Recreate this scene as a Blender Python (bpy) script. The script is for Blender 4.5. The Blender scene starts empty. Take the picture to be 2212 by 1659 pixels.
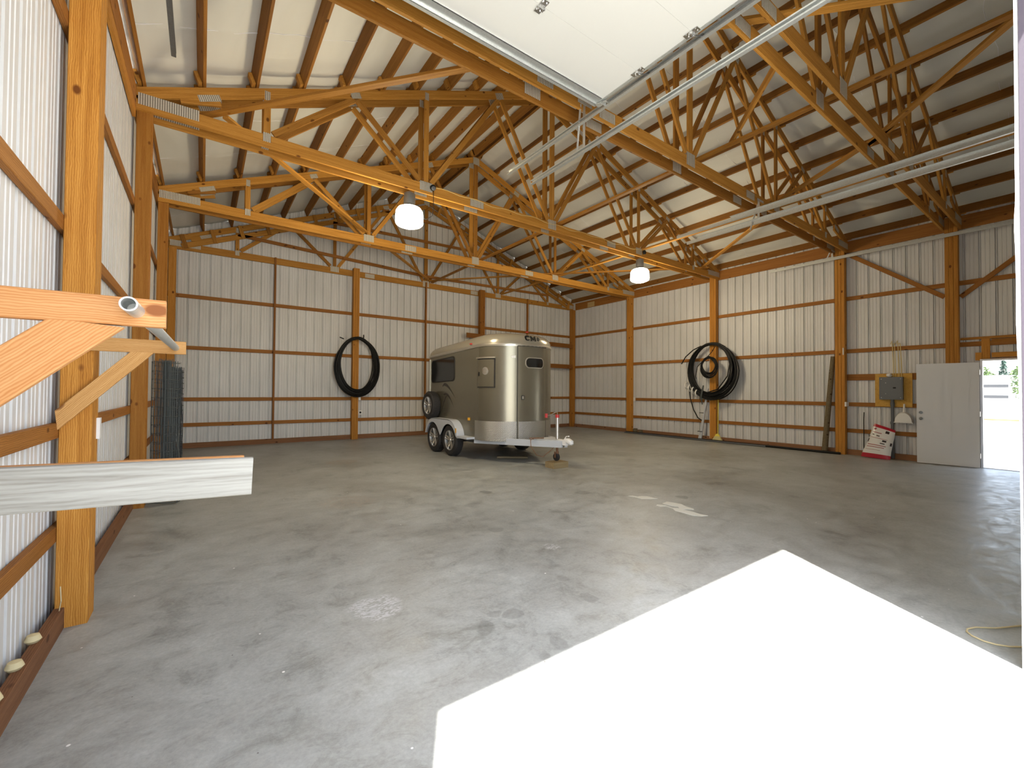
import bpy, bmesh, math, random
from mathutils import Vector, Matrix
random.seed(7)
PI = math.pi
S = bpy.context.scene
COL = S.collection
V = Vector

# ------------------------------------------------------------------ camera, sky, sun, exposure
cam = bpy.data.cameras.new('camera'); cam_o = bpy.data.objects.new('camera', cam); COL.objects.link(cam_o)
cam.sensor_fit = 'HORIZONTAL'; cam.sensor_width = 36.0
cam.lens = 931.222 / 2212 * 36.0
cam.clip_start = 0.02; cam.clip_end = 400
R3 = V((0.8122707, -0.5832380, 0.0070501)); U3 = V((-0.0153049, -0.0092290, 0.9998403)); F3 = V((0.5830798, 0.8122489, 0.0164228))
m = Matrix((R3, U3, -F3)).transposed().to_4x4(); m.translation = V((0, 0, 1.5))
cam_o.matrix_world = m
S.camera = cam_o

SUN_AZ = math.radians(29.55)          # horizontal heading of the light, measured from +Y towards +X
SUN_EL = math.radians(62.6)
w = bpy.data.worlds.new('sky'); S.world = w; w.use_nodes = True
nt = w.node_tree; bg = nt.nodes['Background']
sk = nt.nodes.new('ShaderNodeTexSky'); sk.sky_type = 'NISHITA'; sk.sun_disc = False
sk.sun_elevation = SUN_EL; sk.sun_rotation = SUN_AZ + PI; sk.dust_density = 1.5; sk.air_density = 1.0
hs = nt.nodes.new('ShaderNodeHueSaturation'); hs.inputs['Saturation'].default_value = 0.62     # thin white haze over the blue
nt.links.new(sk.outputs['Color'], hs.inputs['Color']); nt.links.new(hs.outputs['Color'], bg.inputs['Color']); bg.inputs['Strength'].default_value = 1.0
sl = bpy.data.lights.new('sun', 'SUN'); sl.energy = 31.0; sl.angle = math.radians(0.53); sl.color = (1, 0.975, 0.94)
so = bpy.data.objects.new('sun', sl); COL.objects.link(so)
sd = V((math.sin(SUN_AZ) * math.cos(SUN_EL), math.cos(SUN_AZ) * math.cos(SUN_EL), -math.sin(SUN_EL)))
so.rotation_euler = sd.to_track_quat('-Z', 'Y').to_euler(); so.location = (-10, -20, 30)
LAMP_POWER = 200.0
S.view_settings.view_transform = 'Standard'; S.view_settings.look = 'None'
S.view_settings.gamma = 1.0; S.view_settings.use_curve_mapping = False
S.view_settings.exposure = 0.0

# ------------------------------------------------------------------ measures of the barn
XL, XR, XC = -0.725, 12.965, 6.12      # outer faces of the side posts, ridge line
YB = 13.622                            # inner face of the back girts
YP = [10.349, 7.109, 3.834, 1.865]     # near faces of the truss-bearing posts
GZ = [0.587, 1.234, 2.544, 3.847]      # girt heights
SL = 0.405
def ztop(x): return 5.27 + SL * ((x if x < XC else 2 * XC - x) - XL)   # top edge of the top chords
YF0, YF1 = -0.08, 0.30                 # front wall outer / inner faces
OX0, OX1 = -0.165, 3.67                 # open garage doorway
OZ = 4.27

# ------------------------------------------------------------------ materials
def mat(name, col, rough=0.6, metal=0.0, spec=0.5, emis=None, es=0):
    m = bpy.data.materials.new(name); m.use_nodes = True
    b = m.node_tree.nodes['Principled BSDF']
    b.inputs['Base Color'].default_value = (*col, 1); b.inputs['Roughness'].default_value = rough
    b.inputs['Metallic'].default_value = metal; b.inputs['Specular IOR Level'].default_value = spec
    if emis: b.inputs['Emission Color'].default_value = (*emis, 1); b.inputs['Emission Strength'].default_value = es
    return m
class G:
    def __init__(s, m): s.t = m.node_tree; s.b = s.t.nodes['Principled BSDF']
    def n(s, typ, ins=None, **kw):
        x = s.t.nodes.new('ShaderNode' + typ)
        for k, v in kw.items(): setattr(x, k, v)
        for k, v in (ins or {}).items():
            if hasattr(v, 'node'): s.t.links.new(v, x.inputs[k])
            else: x.inputs[k].default_value = v
        return x
    def l(s, a, b): s.t.links.new(a, b)
    def ramp(s, fac, stops):
        r = s.n('ValToRGB', {'Fac': fac}); e = r.color_ramp.elements
        while len(e) < len(stops): e.new(0.5)
        for q, (p, c) in zip(e, stops): q.position = p; q.color = (*c, 1) if len(c) == 3 else c
        return r.outputs['Color']
    def mix(s, fac, a, b, mode='MIX'):
        x = s.n('Mix', data_type='RGBA', blend_type=mode)
        for sock, v in ((x.inputs[0], fac), (x.inputs[6], a), (x.inputs[7], b)):
            if hasattr(v, 'node'): s.l(v, sock)
            else: sock.default_value = v if not isinstance(v, tuple) or len(v) == 4 else (*v, 1)
        return x.outputs[2]
    def coord(s, scale=(1, 1, 1), which='Object', rnd=False):
        tc = s.n('TexCoord'); mp = s.n('Mapping', {'Vector': tc.outputs[which], 'Scale': scale})
        if rnd:
            oi = s.n('ObjectInfo'); mu = s.n('Math', {0: oi.outputs['Random'], 1: 37.0}, operation='MULTIPLY')
            cb = s.n('CombineXYZ', {0: mu.outputs[0], 1: mu.outputs[0], 2: mu.outputs[0]})
            ad = s.n('VectorMath', {0: mp.outputs[0], 1: cb.outputs[0]}, operation='ADD'); return ad.outputs[0]
        return mp.outputs[0]
    def bump(s, h, strength=0.3, dist=0.01):
        b = s.n('Bump', {'Height': h, 'Strength': strength, 'Distance': dist}); s.l(b.outputs[0], s.b.inputs['Normal'])

def wood(name, dark, mid, light, rough=0.62, knots=True, grain=1.0, vary=0.35, ringmix=0.22):
    m = mat(name, mid, rough); g = G(m); b = g.b
    v = g.coord((1.1, 34 * grain, 34 * grain), rnd=True)
    nz = g.n('TexNoise', {'Vector': v, 'Scale': 1.0, 'Detail': 7.0, 'Roughness': 0.65, 'Distortion': 0.9})
    rv = g.coord((0.35, 1, 1), rnd=True)
    ring = g.n('TexWave', {'Vector': rv, 'Scale': 42.0 * grain, 'Distortion': 7.0, 'Detail': 3.0, 'Detail Scale': 0.5, 'Detail Roughness': 0.6}, wave_type='RINGS', rings_direction='X')
    fc = g.n('Mix', data_type='FLOAT'); fc.inputs[0].default_value = ringmix; g.l(nz.outputs['Fac'], fc.inputs[2]); g.l(ring.outputs['Fac'], fc.inputs[3])
    c = g.ramp(fc.outputs[0], [(0.24, dark), (0.5, mid), (0.76, light)])
    b.inputs['Specular IOR Level'].default_value = 0.2
    oi = g.n('ObjectInfo')
    tone = g.ramp(oi.outputs['Random'], [(0.0, (1 - vary, 1 - vary * 1.15, 1 - vary * 1.3)), (0.5, (1, 1, 1)), (1.0, (1 + vary * .4, 1 + vary * .4, 1 + vary * .3))])
    c = g.mix(1.0, c, tone, 'MULTIPLY')
    if knots:
        vo = g.n('TexVoronoi', {'Vector': g.coord((4.0, 6.5, 6.5), rnd=True), 'Scale': 1.0, 'Randomness': 1.0})
        k = g.ramp(vo.outputs['Distance'], [(0.10, (1, 1, 1)), (0.16, (0, 0, 0))])
        sx = g.n('SeparateColor', {0: vo.outputs['Color']}); pick = g.n('Math', {0: sx.outputs[0], 1: 0.45}, operation='GREATER_THAN')
        kk = g.n('Math', {0: k, 1: pick.outputs[0]}, operation='MULTIPLY')
        c = g.mix(kk.outputs[0], c, (dark[0] * .5, dark[1] * .42, dark[2] * .4))
    g.l(c, g.b.inputs['Base Color']); g.bump(nz.outputs['Fac'], 0.25, 0.004)
    return m
M = {}
M['timber'] = wood('timber', (0.29, 0.105, 0.014), (0.45, 0.192, 0.030), (0.60, 0.295, 0.066))
M['rafter'] = wood('rafter', (0.27, 0.108, 0.014), (0.44, 0.20, 0.032), (0.61, 0.32, 0.075))
M['girtwood'] = wood('girtwood', (0.20, 0.075, 0.015), (0.31, 0.125, 0.026), (0.42, 0.19, 0.05), vary=0.25)
M['purlinwood'] = wood('purlinwood', (0.17, 0.07, 0.013), (0.29, 0.125, 0.024), (0.40, 0.19, 0.045), vary=0.3)
M['pine'] = wood('pine', (0.44, 0.215, 0.065), (0.56, 0.30, 0.10), (0.64, 0.37, 0.15), vary=0.1, grain=1.3, ringmix=0.4)
M['fir'] = wood('fir', (0.46, 0.19, 0.06), (0.545, 0.265, 0.10), (0.60, 0.33, 0.14), vary=0.05, grain=1.3, knots=True, ringmix=0.32)
M['weathered'] = wood('weathered', (0.17, 0.155, 0.13), (0.33, 0.32, 0.285), (0.42, 0.41, 0.375), vary=0.0, grain=0.8, rough=0.85, knots=False, ringmix=0.07)
M['splash'] = wood('splash', (0.16, 0.075, 0.04), (0.25, 0.12, 0.06), (0.34, 0.18, 0.09), rough=0.85)
M['log'] = wood('log', (0.13, 0.10, 0.06), (0.22, 0.18, 0.11), (0.32, 0.27, 0.18), rough=0.9)
M['oldblock'] = wood('oldblock', (0.28, 0.2, 0.1), (0.4, 0.31, 0.17), (0.5, 0.4, 0.22), rough=0.85)
M['plywood'] = wood('plywood', (0.46, 0.24, 0.05), (0.60, 0.34, 0.07), (0.68, 0.42, 0.11), vary=0.0, grain=0.5)
M['osb'] = wood('osb', (0.4, 0.26, 0.1), (0.52, 0.36, 0.16), (0.62, 0.46, 0.22), vary=0.0, grain=0.6)

def sheet():
    m = mat('ribbed_sheet', (0.72, 0.70, 0.68), 0.42); g = G(m)
    v = g.coord((1, 1, 0.5)); nz = g.n('TexNoise', {'Vector': v, 'Scale': 1.3, 'Detail': 3.0})
    c = g.ramp(nz.outputs['Fac'], [(0.3, (0.61, 0.605, 0.59)), (0.7, (0.70, 0.695, 0.685))])
    g.l(c, g.b.inputs['Base Color']); return m
M['sheet'] = sheet()
def liner():
    m = mat('roof_liner', (0.7, 0.68, 0.62), 0.55); g = G(m)
    v = g.coord((1, 0.25, 1)); nz = g.n('TexNoise', {'Vector': v, 'Scale': 1.6, 'Detail': 3.0, 'Distortion': 1.2})
    c = g.ramp(nz.outputs['Fac'], [(0.25, (0.64, 0.64, 0.58)), (0.75, (0.73, 0.735, 0.685))])
    v2 = g.coord((0.5, 3.0, 1)); n2 = g.n('TexNoise', {'Vector': v2, 'Scale': 1.0, 'Detail': 2.0, 'Distortion': 0.4})
    g.l(c, g.b.inputs['Base Color']); g.bump(n2.outputs['Fac'], 0.5, 0.05); return m
M['liner'] = liner()
def concrete():
    m = mat('concrete', (0.4, 0.4, 0.4), 0.5); g = G(m)
    geo = g.n('NewGeometry'); o = geo.outputs['Position']
    def sc(v): return g.n('Mapping', {'Vector': o, 'Scale': v}).outputs[0]
    a = g.n('TexNoise', {'Vector': o, 'Scale': 0.42, 'Detail': 7.0, 'Roughness': 0.62, 'Distortion': 0.5})
    b = g.n('TexNoise', {'Vector': sc((1, 1.7, 1)), 'Scale': 3.4, 'Detail': 12.0, 'Roughness': 0.78, 'Distortion': 0.7})
    f = g.n('TexNoise', {'Vector': o, 'Scale': 45.0, 'Detail': 5.0, 'Roughness': 0.7})
    c = g.ramp(a.outputs['Fac'], [(0.3, (0.272, 0.272, 0.246)), (0.42, (0.328, 0.334, 0.314)), (0.52, (0.373, 0.387, 0.370)), (0.72, (0.420, 0.436, 0.426))])
    c2 = g.ramp(b.outputs['Fac'], [(0.32, (0.55, 0.545, 0.535)), (0.42, (0.84, 0.84, 0.83)), (0.51, (1, 1, 1)), (0.68, (1.16, 1.16, 1.16))])
    c = g.mix(0.85, c, c2, 'MULTIPLY')
    c3 = g.ramp(f.outputs['Fac'], [(0.3, (0.82, 0.82, 0.82)), (0.7, (1.10, 1.10, 1.10))]); c = g.mix(0.8, c, c3, 'MULTIPLY')
    sm = g.n('TexNoise', {'Vector': sc((1.2, 1, 1)), 'Scale': 1.5, 'Detail': 12.0, 'Roughness': 0.8, 'Distortion': 0.3})
    c4 = g.ramp(sm.outputs['Fac'], [(0.36, (0.62, 0.62, 0.61)), (0.46, (0.93, 0.93, 0.93)), (0.54, (1, 1, 1)), (0.64, (1.14, 1.15, 1.16))]); c = g.mix(0.8, c, c4, 'MULTIPLY')
    # damp spots where they lie on the slab
    dn = g.n('TexNoise', {'Vector': o, 'Scale': 6.0, 'Detail': 3.0}); dv = g.n('VectorMath', {0: dn.outputs['Color'], 1: (.5, .5, .5)}, operation='SUBTRACT')
    dv = g.n('VectorMath', {0: dv.outputs[0], 'Scale': 0.14}, operation='SCALE'); po = g.n('VectorMath', {0: o, 1: dv.outputs[0]}, operation='ADD').outputs[0]
    for (x, y, r, k) in ((1.475, 2.327, .075, .80), (1.72, 2.37, .07, .80), (1.62, 2.43, .045, .84), (1.753, 1.931, .075, .78), (1.60, 1.90, .035, .84), (2.378, 2.586, .06, .80), (2.307, 2.222, .075, .82), (3.439, 5.43, .10, .62), (2.6, 3.9, .10, .85), (0.2, 1.6, .05, .86), (4.6, 4.6, .12, .8), (5.6, 3.6, .1, .7)):
        d = g.n('VectorMath', {0: po, 1: (x, y, 0)}, operation='DISTANCE')
        k_ = g.n('MapRange', {'Value': d.outputs['Value'], 'From Min': r * .8, 'From Max': r, 'To Min': k, 'To Max': 1.0})
        cb = g.n('CombineXYZ', {0: k_.outputs[0], 1: k_.outputs[0], 2: k_.outputs[0]}); c = g.mix(1.0, c, cb.outputs[0], 'MULTIPLY')
    # rubbed whitish patch and a rusty smear
    for (x, y, r, col, th) in ((1.0, 2.98, .19, (0.68, 0.69, 0.73), .50), (2.76, 3.19, .09, (0.62, 0.63, 0.64), .5), (2.39, 9.35, .35, (0.33, 0.22, 0.13), .5), (1.6, 6.0, .4, (0.40, 0.30, 0.22), .56)):
        d = g.n('VectorMath', {0: po, 1: (x, y, 0)}, operation='DISTANCE')
        k1 = g.n('MapRange', {'Value': d.outputs['Value'], 'From Min': r * .75, 'From Max': r, 'To Min': 1.0, 'To Max': 0.0})
        sn = g.n('TexNoise', {'Vector': sc((1, 2.2, 1)), 'Scale': 22.0, 'Detail': 4.0, 'Distortion': 1.5})
        k2 = g.n('MapRange', {'Value': sn.outputs['Fac'], 'From Min': th - .03, 'From Max': th + .05, 'To Min': 0.0, 'To Max': 0.5})
        k3 = g.n('Math', {0: k1.outputs[0], 1: k2.outputs[0]}, operation='MULTIPLY'); c = g.mix(k3.outputs[0], c, col)
    # white chips and dark specks
    ch = g.n('TexVoronoi', {'Vector': o, 'Scale': 3.6}); cs = g.ramp(ch.outputs['Distance'], [(0.022, (1, 1, 1)), (0.030, (0, 0, 0))]); c = g.mix(cs, c, (0.82, 0.82, 0.8))
    ch = g.n('TexVoronoi', {'Vector': sc((1.3, 1.3, 1)), 'Scale': 4.1}); cs = g.ramp(ch.outputs['Distance'], [(0.020, (1, 1, 1)), (0.028, (0, 0, 0))]); c = g.mix(cs, c, (0.12, 0.11, 0.10))
    g.l(c, g.b.inputs['Base Color'])
    r = g.n('MapRange', {'Value': b.outputs['Fac'], 'From Min': 0.35, 'From Max': 0.65, 'To Min': 0.30, 'To Max': 0.55}); g.l(r.outputs[0], g.b.inputs['Roughness'])
    g.bump(b.outputs['Fac'], 0.25, 0.012); return m
M['concrete'] = concrete()
def galv(name, stripe=0, col=(0.55, 0.55, 0.52), rough=0.42):
    m = mat(name, col, rough, 0.75); g = G(m)
    nz = g.n('TexNoise', {'Vector': g.coord(), 'Scale': 60.0, 'Detail': 2.0})
    c = g.ramp(nz.outputs['Fac'], [(0.3, tuple(x * .92 for x in col)), (0.7, tuple(min(1, x * 1.05) for x in col))])
    if stripe:
        wv = g.n('TexWave', {'Vector': g.coord(), 'Scale': stripe}, bands_direction='X', wave_type='BANDS')
        s = g.ramp(wv.outputs['Fac'], [(0.25, (0.35, 0.33, 0.29)), (0.6, (1, 1, 1))]); c = g.mix(1.0, c, s, 'MULTIPLY')
        g.bump(wv.outputs['Fac'], 0.6, 0.004); g.b.inputs['Metallic'].default_value = 0.35
    g.l(c, g.b.inputs['Base Color']); return m
M['plate'] = galv('nail_plate', 13, (0.72, 0.68, 0.58), 0.5)
M['galv'] = galv('galvanised', 0, (0.66, 0.68, 0.66), 0.42)
M['darkgalv'] = galv('dark_galvanised', 0, (0.25, 0.26, 0.26), 0.4)
M['doorwhite'] = mat('door_white', (0.70, 0.70, 0.655), 0.45)
M['leaf'] = mat('leaf_white', (0.68, 0.68, 0.69), 0.4)
M['framewhite'] = mat('frame_white', (0.75, 0.75, 0.76), 0.4)  # plain white of the side door frame
M['black'] = mat('black_poly', (0.008, 0.008, 0.008), 0.5, spec=0.25)
M['rubber'] = mat('rubber', (0.022, 0.020, 0.019), 0.75)
M['white'] = mat('white_plastic', (0.80, 0.79, 0.76), 0.35)
M['whitepaint'] = mat('white_paint', (0.52, 0.54, 0.57), 0.4)
M['chrome'] = mat('chrome', (0.8, 0.8, 0.8), 0.2, 1.0)
M['alloy'] = mat('alloy', (0.62, 0.60, 0.57), 0.3, 0.9)
M['shedwin'] = mat('shed_window', (0.035, 0.037, 0.04), 0.6)
M['red'] = mat('red_plastic', (0.55, 0.03, 0.03), 0.4)
M['amber'] = mat('amber_lens', (0.85, 0.42, 0.03), 0.3)
M['yellow'] = mat('yellow_plastic', (0.85, 0.72, 0.10), 0.45)
M['bristle'] = mat('straw_bristle', (0.68, 0.6, 0.28), 0.8)
M['romex'] = mat('yellow_cable', (0.72, 0.56, 0.22), 0.5)
M['grey'] = mat('panel_grey', (0.14, 0.15, 0.16), 0.45)
M['conduit'] = mat('conduit_grey', (0.10, 0.105, 0.115), 0.4)
M['glass'] = mat('dark_glass', (0.012, 0.012, 0.012), 0.08)
M['rope'] = mat('twine', (0.62, 0.52, 0.30), 0.8)
M['bag'] = mat('bag_white', (0.72, 0.71, 0.69), 0.28)
M['bagred'] = mat('bag_red', (0.42, 0.012, 0.03), 0.3)
M['print'] = mat('print_dark', (0.03, 0.015, 0.015), 0.4)
M['printred'] = mat('print_red', (0.30, 0.03, 0.04), 0.4)
M['wire'] = mat('fence_wire', (0.085, 0.095, 0.09), 0.55, 0.4)
M['wiredark'] = mat('coated_wire', (0.008, 0.011, 0.010), 0.5)
M['lampglow'] = mat('lamp_diffuser', (0.9, 0.9, 0.85), 0.3, emis=(1.0, 0.93, 0.74), es=14.0)
M['rust'] = mat('rusty_steel', (0.22, 0.11, 0.06), 0.7, 0.4)
M['trailer'] = mat('pewter_paint', (0.245, 0.225, 0.17), 0.26, 0.7)
M['trailerroof'] = mat('pewter_roof', (0.36, 0.33, 0.26), 0.22, 0.35)
M['trailertrim'] = mat('trim_silver', (0.55, 0.52, 0.45), 0.3, 0.8)
M['swoosh_reflection'] = mat('swoosh_reflection_dark', (0.05, 0.042, 0.035), 0.35, 0.3)  # swoosh paint, also used as the tyre's painted-in reflection
def tread():
    m = mat('diamond_plate', (0.62, 0.6, 0.56), 0.3, 0.9); g = G(m)
    tc = g.n('TexCoord')
    wa = g.n('TexWave', {'Vector': tc.outputs['UV'], 'Scale': 17.0}, bands_direction='DIAGONAL', wave_type='BANDS')
    mp = g.n('Mapping', {'Vector': tc.outputs['UV'], 'Scale': (-1, 1, 1)})
    wb = g.n('TexWave', {'Vector': mp.outputs[0], 'Scale': 17.0}, bands_direction='DIAGONAL', wave_type='BANDS')
    mx = g.n('Math', {0: wa.outputs['Fac'], 1: wb.outputs['Fac']}, operation='MULTIPLY')
    c = g.ramp(mx.outputs[0], [(0.3, (0.42, 0.40, 0.36)), (0.7, (0.72, 0.70, 0.66))]); g.l(c, g.b.inputs['Base Color'])
    g.bump(mx.outputs[0], 0.7, 0.01); return m
M['tread'] = tread()
def leafy(name, a, b):
    m = mat(name, a, 0.7); g = G(m); nz = g.n('TexNoise', {'Vector': g.coord(), 'Scale': 3.0, 'Detail': 5.0})
    g.l(g.ramp(nz.outputs['Fac'], [(0.3, a), (0.7, b)]), g.b.inputs['Base Color']); return m
M['green'] = leafy('foliage', (0.05, 0.09, 0.03), (0.14, 0.2, 0.07))
M['conifer'] = leafy('conifer', (0.03, 0.06, 0.05), (0.08, 0.13, 0.1))
M['gravel'] = leafy('pale_gravel', (0.40, 0.385, 0.35), (0.5, 0.48, 0.44))
M['wrap'] = mat('house_wrap', (0.85, 0.85, 0.88), 0.6)
M['patch'] = mat('chipped_paint', (0.70, 0.70, 0.64), 0.7)

# ------------------------------------------------------------------ builders
def tag(o, label=None, cat=None, group=None, kind=None):
    for k, v in (('label', label), ('category', cat), ('group', group), ('kind', kind)):
        if v: o[k] = v
    return o
def pm(o):                                        # world matrix through un-evaluated parents
    mm = o.matrix_basis.copy()
    while o.parent: o = o.parent; mm = o.matrix_basis @ mm
    return mm
def link(name, me, mt, parent=None, mw=None):
    o = bpy.data.objects.new(name, me); COL.objects.link(o)
    for x in (mt if isinstance(mt, (list, tuple)) else [mt]):      # names or materials
        me.materials.append(M[x] if isinstance(x, str) else x)
    mw = mw or Matrix()
    if parent: o.parent = parent; o.matrix_basis = pm(parent).inverted() @ mw
    else: o.matrix_basis = mw
    return o
def empty(name, loc, label=None, cat=None, group=None, kind=None):
    o = bpy.data.objects.new(name, None); o.empty_display_size = 0.1; COL.objects.link(o); o.location = loc
    return tag(o, label, cat, group, kind)
def center(o):                                    # move the origin of a world-space mesh to its own middle
    me = o.data
    if not me.vertices: return o
    c = sum((v.co for v in me.vertices), V()) / len(me.vertices)
    me.transform(Matrix.Translation(-c)); o.matrix_basis = o.matrix_basis @ Matrix.Translation(c); return o
class MB:
    def __init__(s): s.v = []; s.f = []; s.mi = []; s.uv = None
    def add(s, vs, fs, mi=0):
        n = len(s.v); s.v += [tuple(x) for x in vs]; s.f += [tuple(n + i for i in f) for f in fs]; s.mi += [mi] * len(fs); return s
    def box(s, lo, hi, mi=0, mx=None):
        x0, y0, z0 = lo; x1, y1, z1 = hi
        vs = [V(p) for p in ((x0, y0, z0), (x1, y0, z0), (x1, y1, z0), (x0, y1, z0), (x0, y0, z1), (x1, y0, z1), (x1, y1, z1), (x0, y1, z1))]
        if mx: vs = [mx @ v for v in vs]
        return s.add(vs, [(3, 2, 1, 0), (4, 5, 6, 7), (0, 1, 5, 4), (1, 2, 6, 5), (2, 3, 7, 6), (3, 0, 4, 7)], mi)
    def tube(s, pts, r, n=8, mi=0, closed=False, cap=True):
        pts = [V(p) for p in pts]; N = len(pts); base = len(s.v); nrm = None
        for i, p in enumerate(pts):
            a = pts[(i - 1) % N] if (closed or i) else p; b = pts[(i + 1) % N] if (closed or i < N - 1) else p
            d = (b - a).normalized()
            if nrm is None:
                nrm = d.orthogonal().normalized()
            nrm = (nrm - d * nrm.dot(d))
            nrm = nrm.normalized() if nrm.length > 1e-6 else d.orthogonal().normalized()
            bi = d.cross(nrm); rr = r[i] if isinstance(r, (list, tuple)) else r
            for k in range(n):
                t = 2 * PI * k / n; s.v.append(tuple(p + nrm * (rr * math.cos(t)) + bi * (rr * math.sin(t))))
        for i in range(N if closed else N - 1):
            j = (i + 1) % N
            for k in range(n):
                q = (k + 1) % n; s.f.append((base + i * n + k, base + i * n + q, base + j * n + q, base + j * n + k)); s.mi.append(mi)
        if cap and not closed:
            s.f.append(tuple(base + k for k in range(n))[::-1]); s.f.append(tuple(base + (N - 1) * n + k for k in range(n))); s.mi += [mi, mi]
        return s
    def lathe(s, prof, c, axis='Z', n=24, mi=0):
        ax = {'X': (V((0, 1, 0)), V((0, 0, 1)), V((1, 0, 0))), 'Y': (V((0, 0, 1)), V((1, 0, 0)), V((0, 1, 0))), 'Z': (V((1, 0, 0)), V((0, 1, 0)), V((0, 0, 1)))}[axis]
        base = len(s.v); c = V(c)
        for (r, h) in prof:
            for k in range(n):
                t = 2 * PI * k / n; s.v.append(tuple(c + ax[0] * (r * math.cos(t)) + ax[1] * (r * math.sin(t)) + ax[2] * h))
        for i in range(len(prof) - 1):
            for k in range(n):
                q = (k + 1) % n; s.f.append((base + i * n + k, base + i * n + q, base + (i + 1) * n + q, base + (i + 1) * n + k)); s.mi.append(mi)
        return s
    def prism(s, poly, a, b, mi=0):                # poly: list of 3-D points; extruded by vector from a copy at +a to +b
        n = len(poly); a = V(a); b = V(b); vs = [V(p) + a for p in poly] + [V(p) + b for p in poly]
        fs = [tuple(range(n))[::-1], tuple(range(n, 2 * n))] + [(i, (i + 1) % n, n + (i + 1) % n, n + i) for i in range(n)]
        return s.add(vs, fs, mi)
    def build(s, name, mt, parent=None, smooth=False, fix=True):
        me = bpy.data.meshes.new(name); me.from_pydata(s.v, [], s.f); me.update()
        if fix:
            bm = bmesh.new(); bm.from_mesh(me); bmesh.ops.recalc_face_normals(bm, faces=bm.faces); bm.to_mesh(me); bm.free()
        for p, i in zip(me.polygons, s.mi): p.material_index = i
        if smooth:
            for p in me.polygons: p.use_smooth = True
            me.set_sharp_from_angle(angle=math.radians(40))
        o = link(name, me, mt, parent); center(o); return o
def frame(a, b, up):
    a = V(a); b = V(b); x = (b - a).normalized(); z = V(up); z = (z - x * z.dot(x)).normalized(); y = z.cross(x)
    mm = Matrix((x, y, z)).transposed().to_4x4(); mm.translation = (a + b) / 2; return mm
def board(name, a, b, wd, t, mt='timber', up=(0, 0, 1), parent=None, ch=0.003, cuts=None):
    """a chamfered plank from a to b; wd along up, t across; cuts = (slope at a, slope at b) shear of the ends"""
    L = (V(b) - V(a)).length / 2; h = wd / 2; q = t / 2; c = min(ch, t * .2)
    sec = [(-q + c, -h), (q - c, -h), (q, -h + c), (q, h - c), (q - c, h), (-q + c, h), (-q, h - c), (-q, -h + c)]
    ca, cb = cuts or (0, 0)
    vs = [(-L + ca * z, y, z) for y, z in sec] + [(L + cb * z, y, z) for y, z in sec]
    fs = [tuple(range(8))[::-1], tuple(range(8, 16))] + [(i, (i + 1) % 8, 8 + (i + 1) % 8, 8 + i) for i in range(8)]
    me = bpy.data.meshes.new(name); me.from_pydata(vs, [], fs)
    bm = bmesh.new(); bm.from_mesh(me); bmesh.ops.recalc_face_normals(bm, faces=bm.faces); bm.to_mesh(me); bm.free()
    return link(name, me, mt, parent, frame(a, b, up))
def thing_board(name, a, b, wd, t, label, cat, group=None, **k):
    return tag(board(name, a, b, wd, t, **k), label, cat, group)
def copy_tree(o, parent=None, first=True):
    c = o.copy(); COL.objects.link(c)
    if parent: c.parent = parent
    for ch in list(o.children): copy_tree(ch, c)
    return c

# ------------------------------------------------------------------ setting: floor, walls, roof
fl = MB().box((XL - .08, YF0, -0.2), (XR + .08, YB + .08, 0)).build('floor', 'concrete'); tag(fl, kind='structure')
# keep concrete coordinates in world space
def rib_wall(name, p0, d, n, L, hfun, zlo=0.0, skip=None):
    """ribbed sheet: runs L along d from p0, ribs stand out towards n; hfun(s) = (z bottom, z top)"""
    prof = [(0, 0), (0.045, 0), (0.05, .006), (0.062, .006), (0.067, 0), (0.108, 0), (0.113, .006), (0.125, .006), (0.13, 0), (0.180, 0), (0.183, .030), (0.191, .030), (0.195, .012), (0.208, .012), (0.212, .030), (0.220, .030), (0.223, 0), (0.2286, 0)]
    b = MB(); pts = []; s = 0
    while s < L:
        for u, o in prof[:-1]:
            if s + u < L: pts.append((s + u, o))
        s += 0.2286
    pts.append((L, 0)); p0 = V(p0); d = V(d); n = V(n)
    for (s0, o0), (s1, o1) in zip(pts[:-1], pts[1:]):
        z00, z01 = hfun(s0); z10, z11 = hfun(s1)
        if skip and skip(.5 * (s0 + s1)): z00 = z10 = skip(.5 * (s0 + s1))
        A = p0 + d * s0 + n * o0; B = p0 + d * s1 + n * o1
        b.add([A + V((0, 0, z00)), B + V((0, 0, z10)), B + V((0, 0, z11)), A + V((0, 0, z01))], [(0, 1, 2, 3)])
    return tag(b.build(name, 'sheet', fix=False), kind='structure')
SX0, SX1, SY1 = XL - 0.042, XR + 0.042, YB + 0.042
rib_wall('wall_left', (SX0, YF1 - .3, 0), (0, 1, 0), (-1, 0, 0), SY1 - YF1 + .3, lambda s: (0, 5.42))
DY0, DY1, DZ = 0.60, 1.545, 2.19
rib_wall('wall_right', (SX1, YF1 - .3, 0), (0, 1, 0), (1, 0, 0), SY1 - YF1 + .3, lambda s: (0, 5.42), skip=lambda s: DZ if DY0 - .04 < s < DY1 + .03 else 0)
rib_wall('wall_back', (SX0, SY1, 0), (1, 0, 0), (0, 1, 0), SX1 - SX0, lambda s: (0, ztop(SX0 + s) + 0.2))
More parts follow.
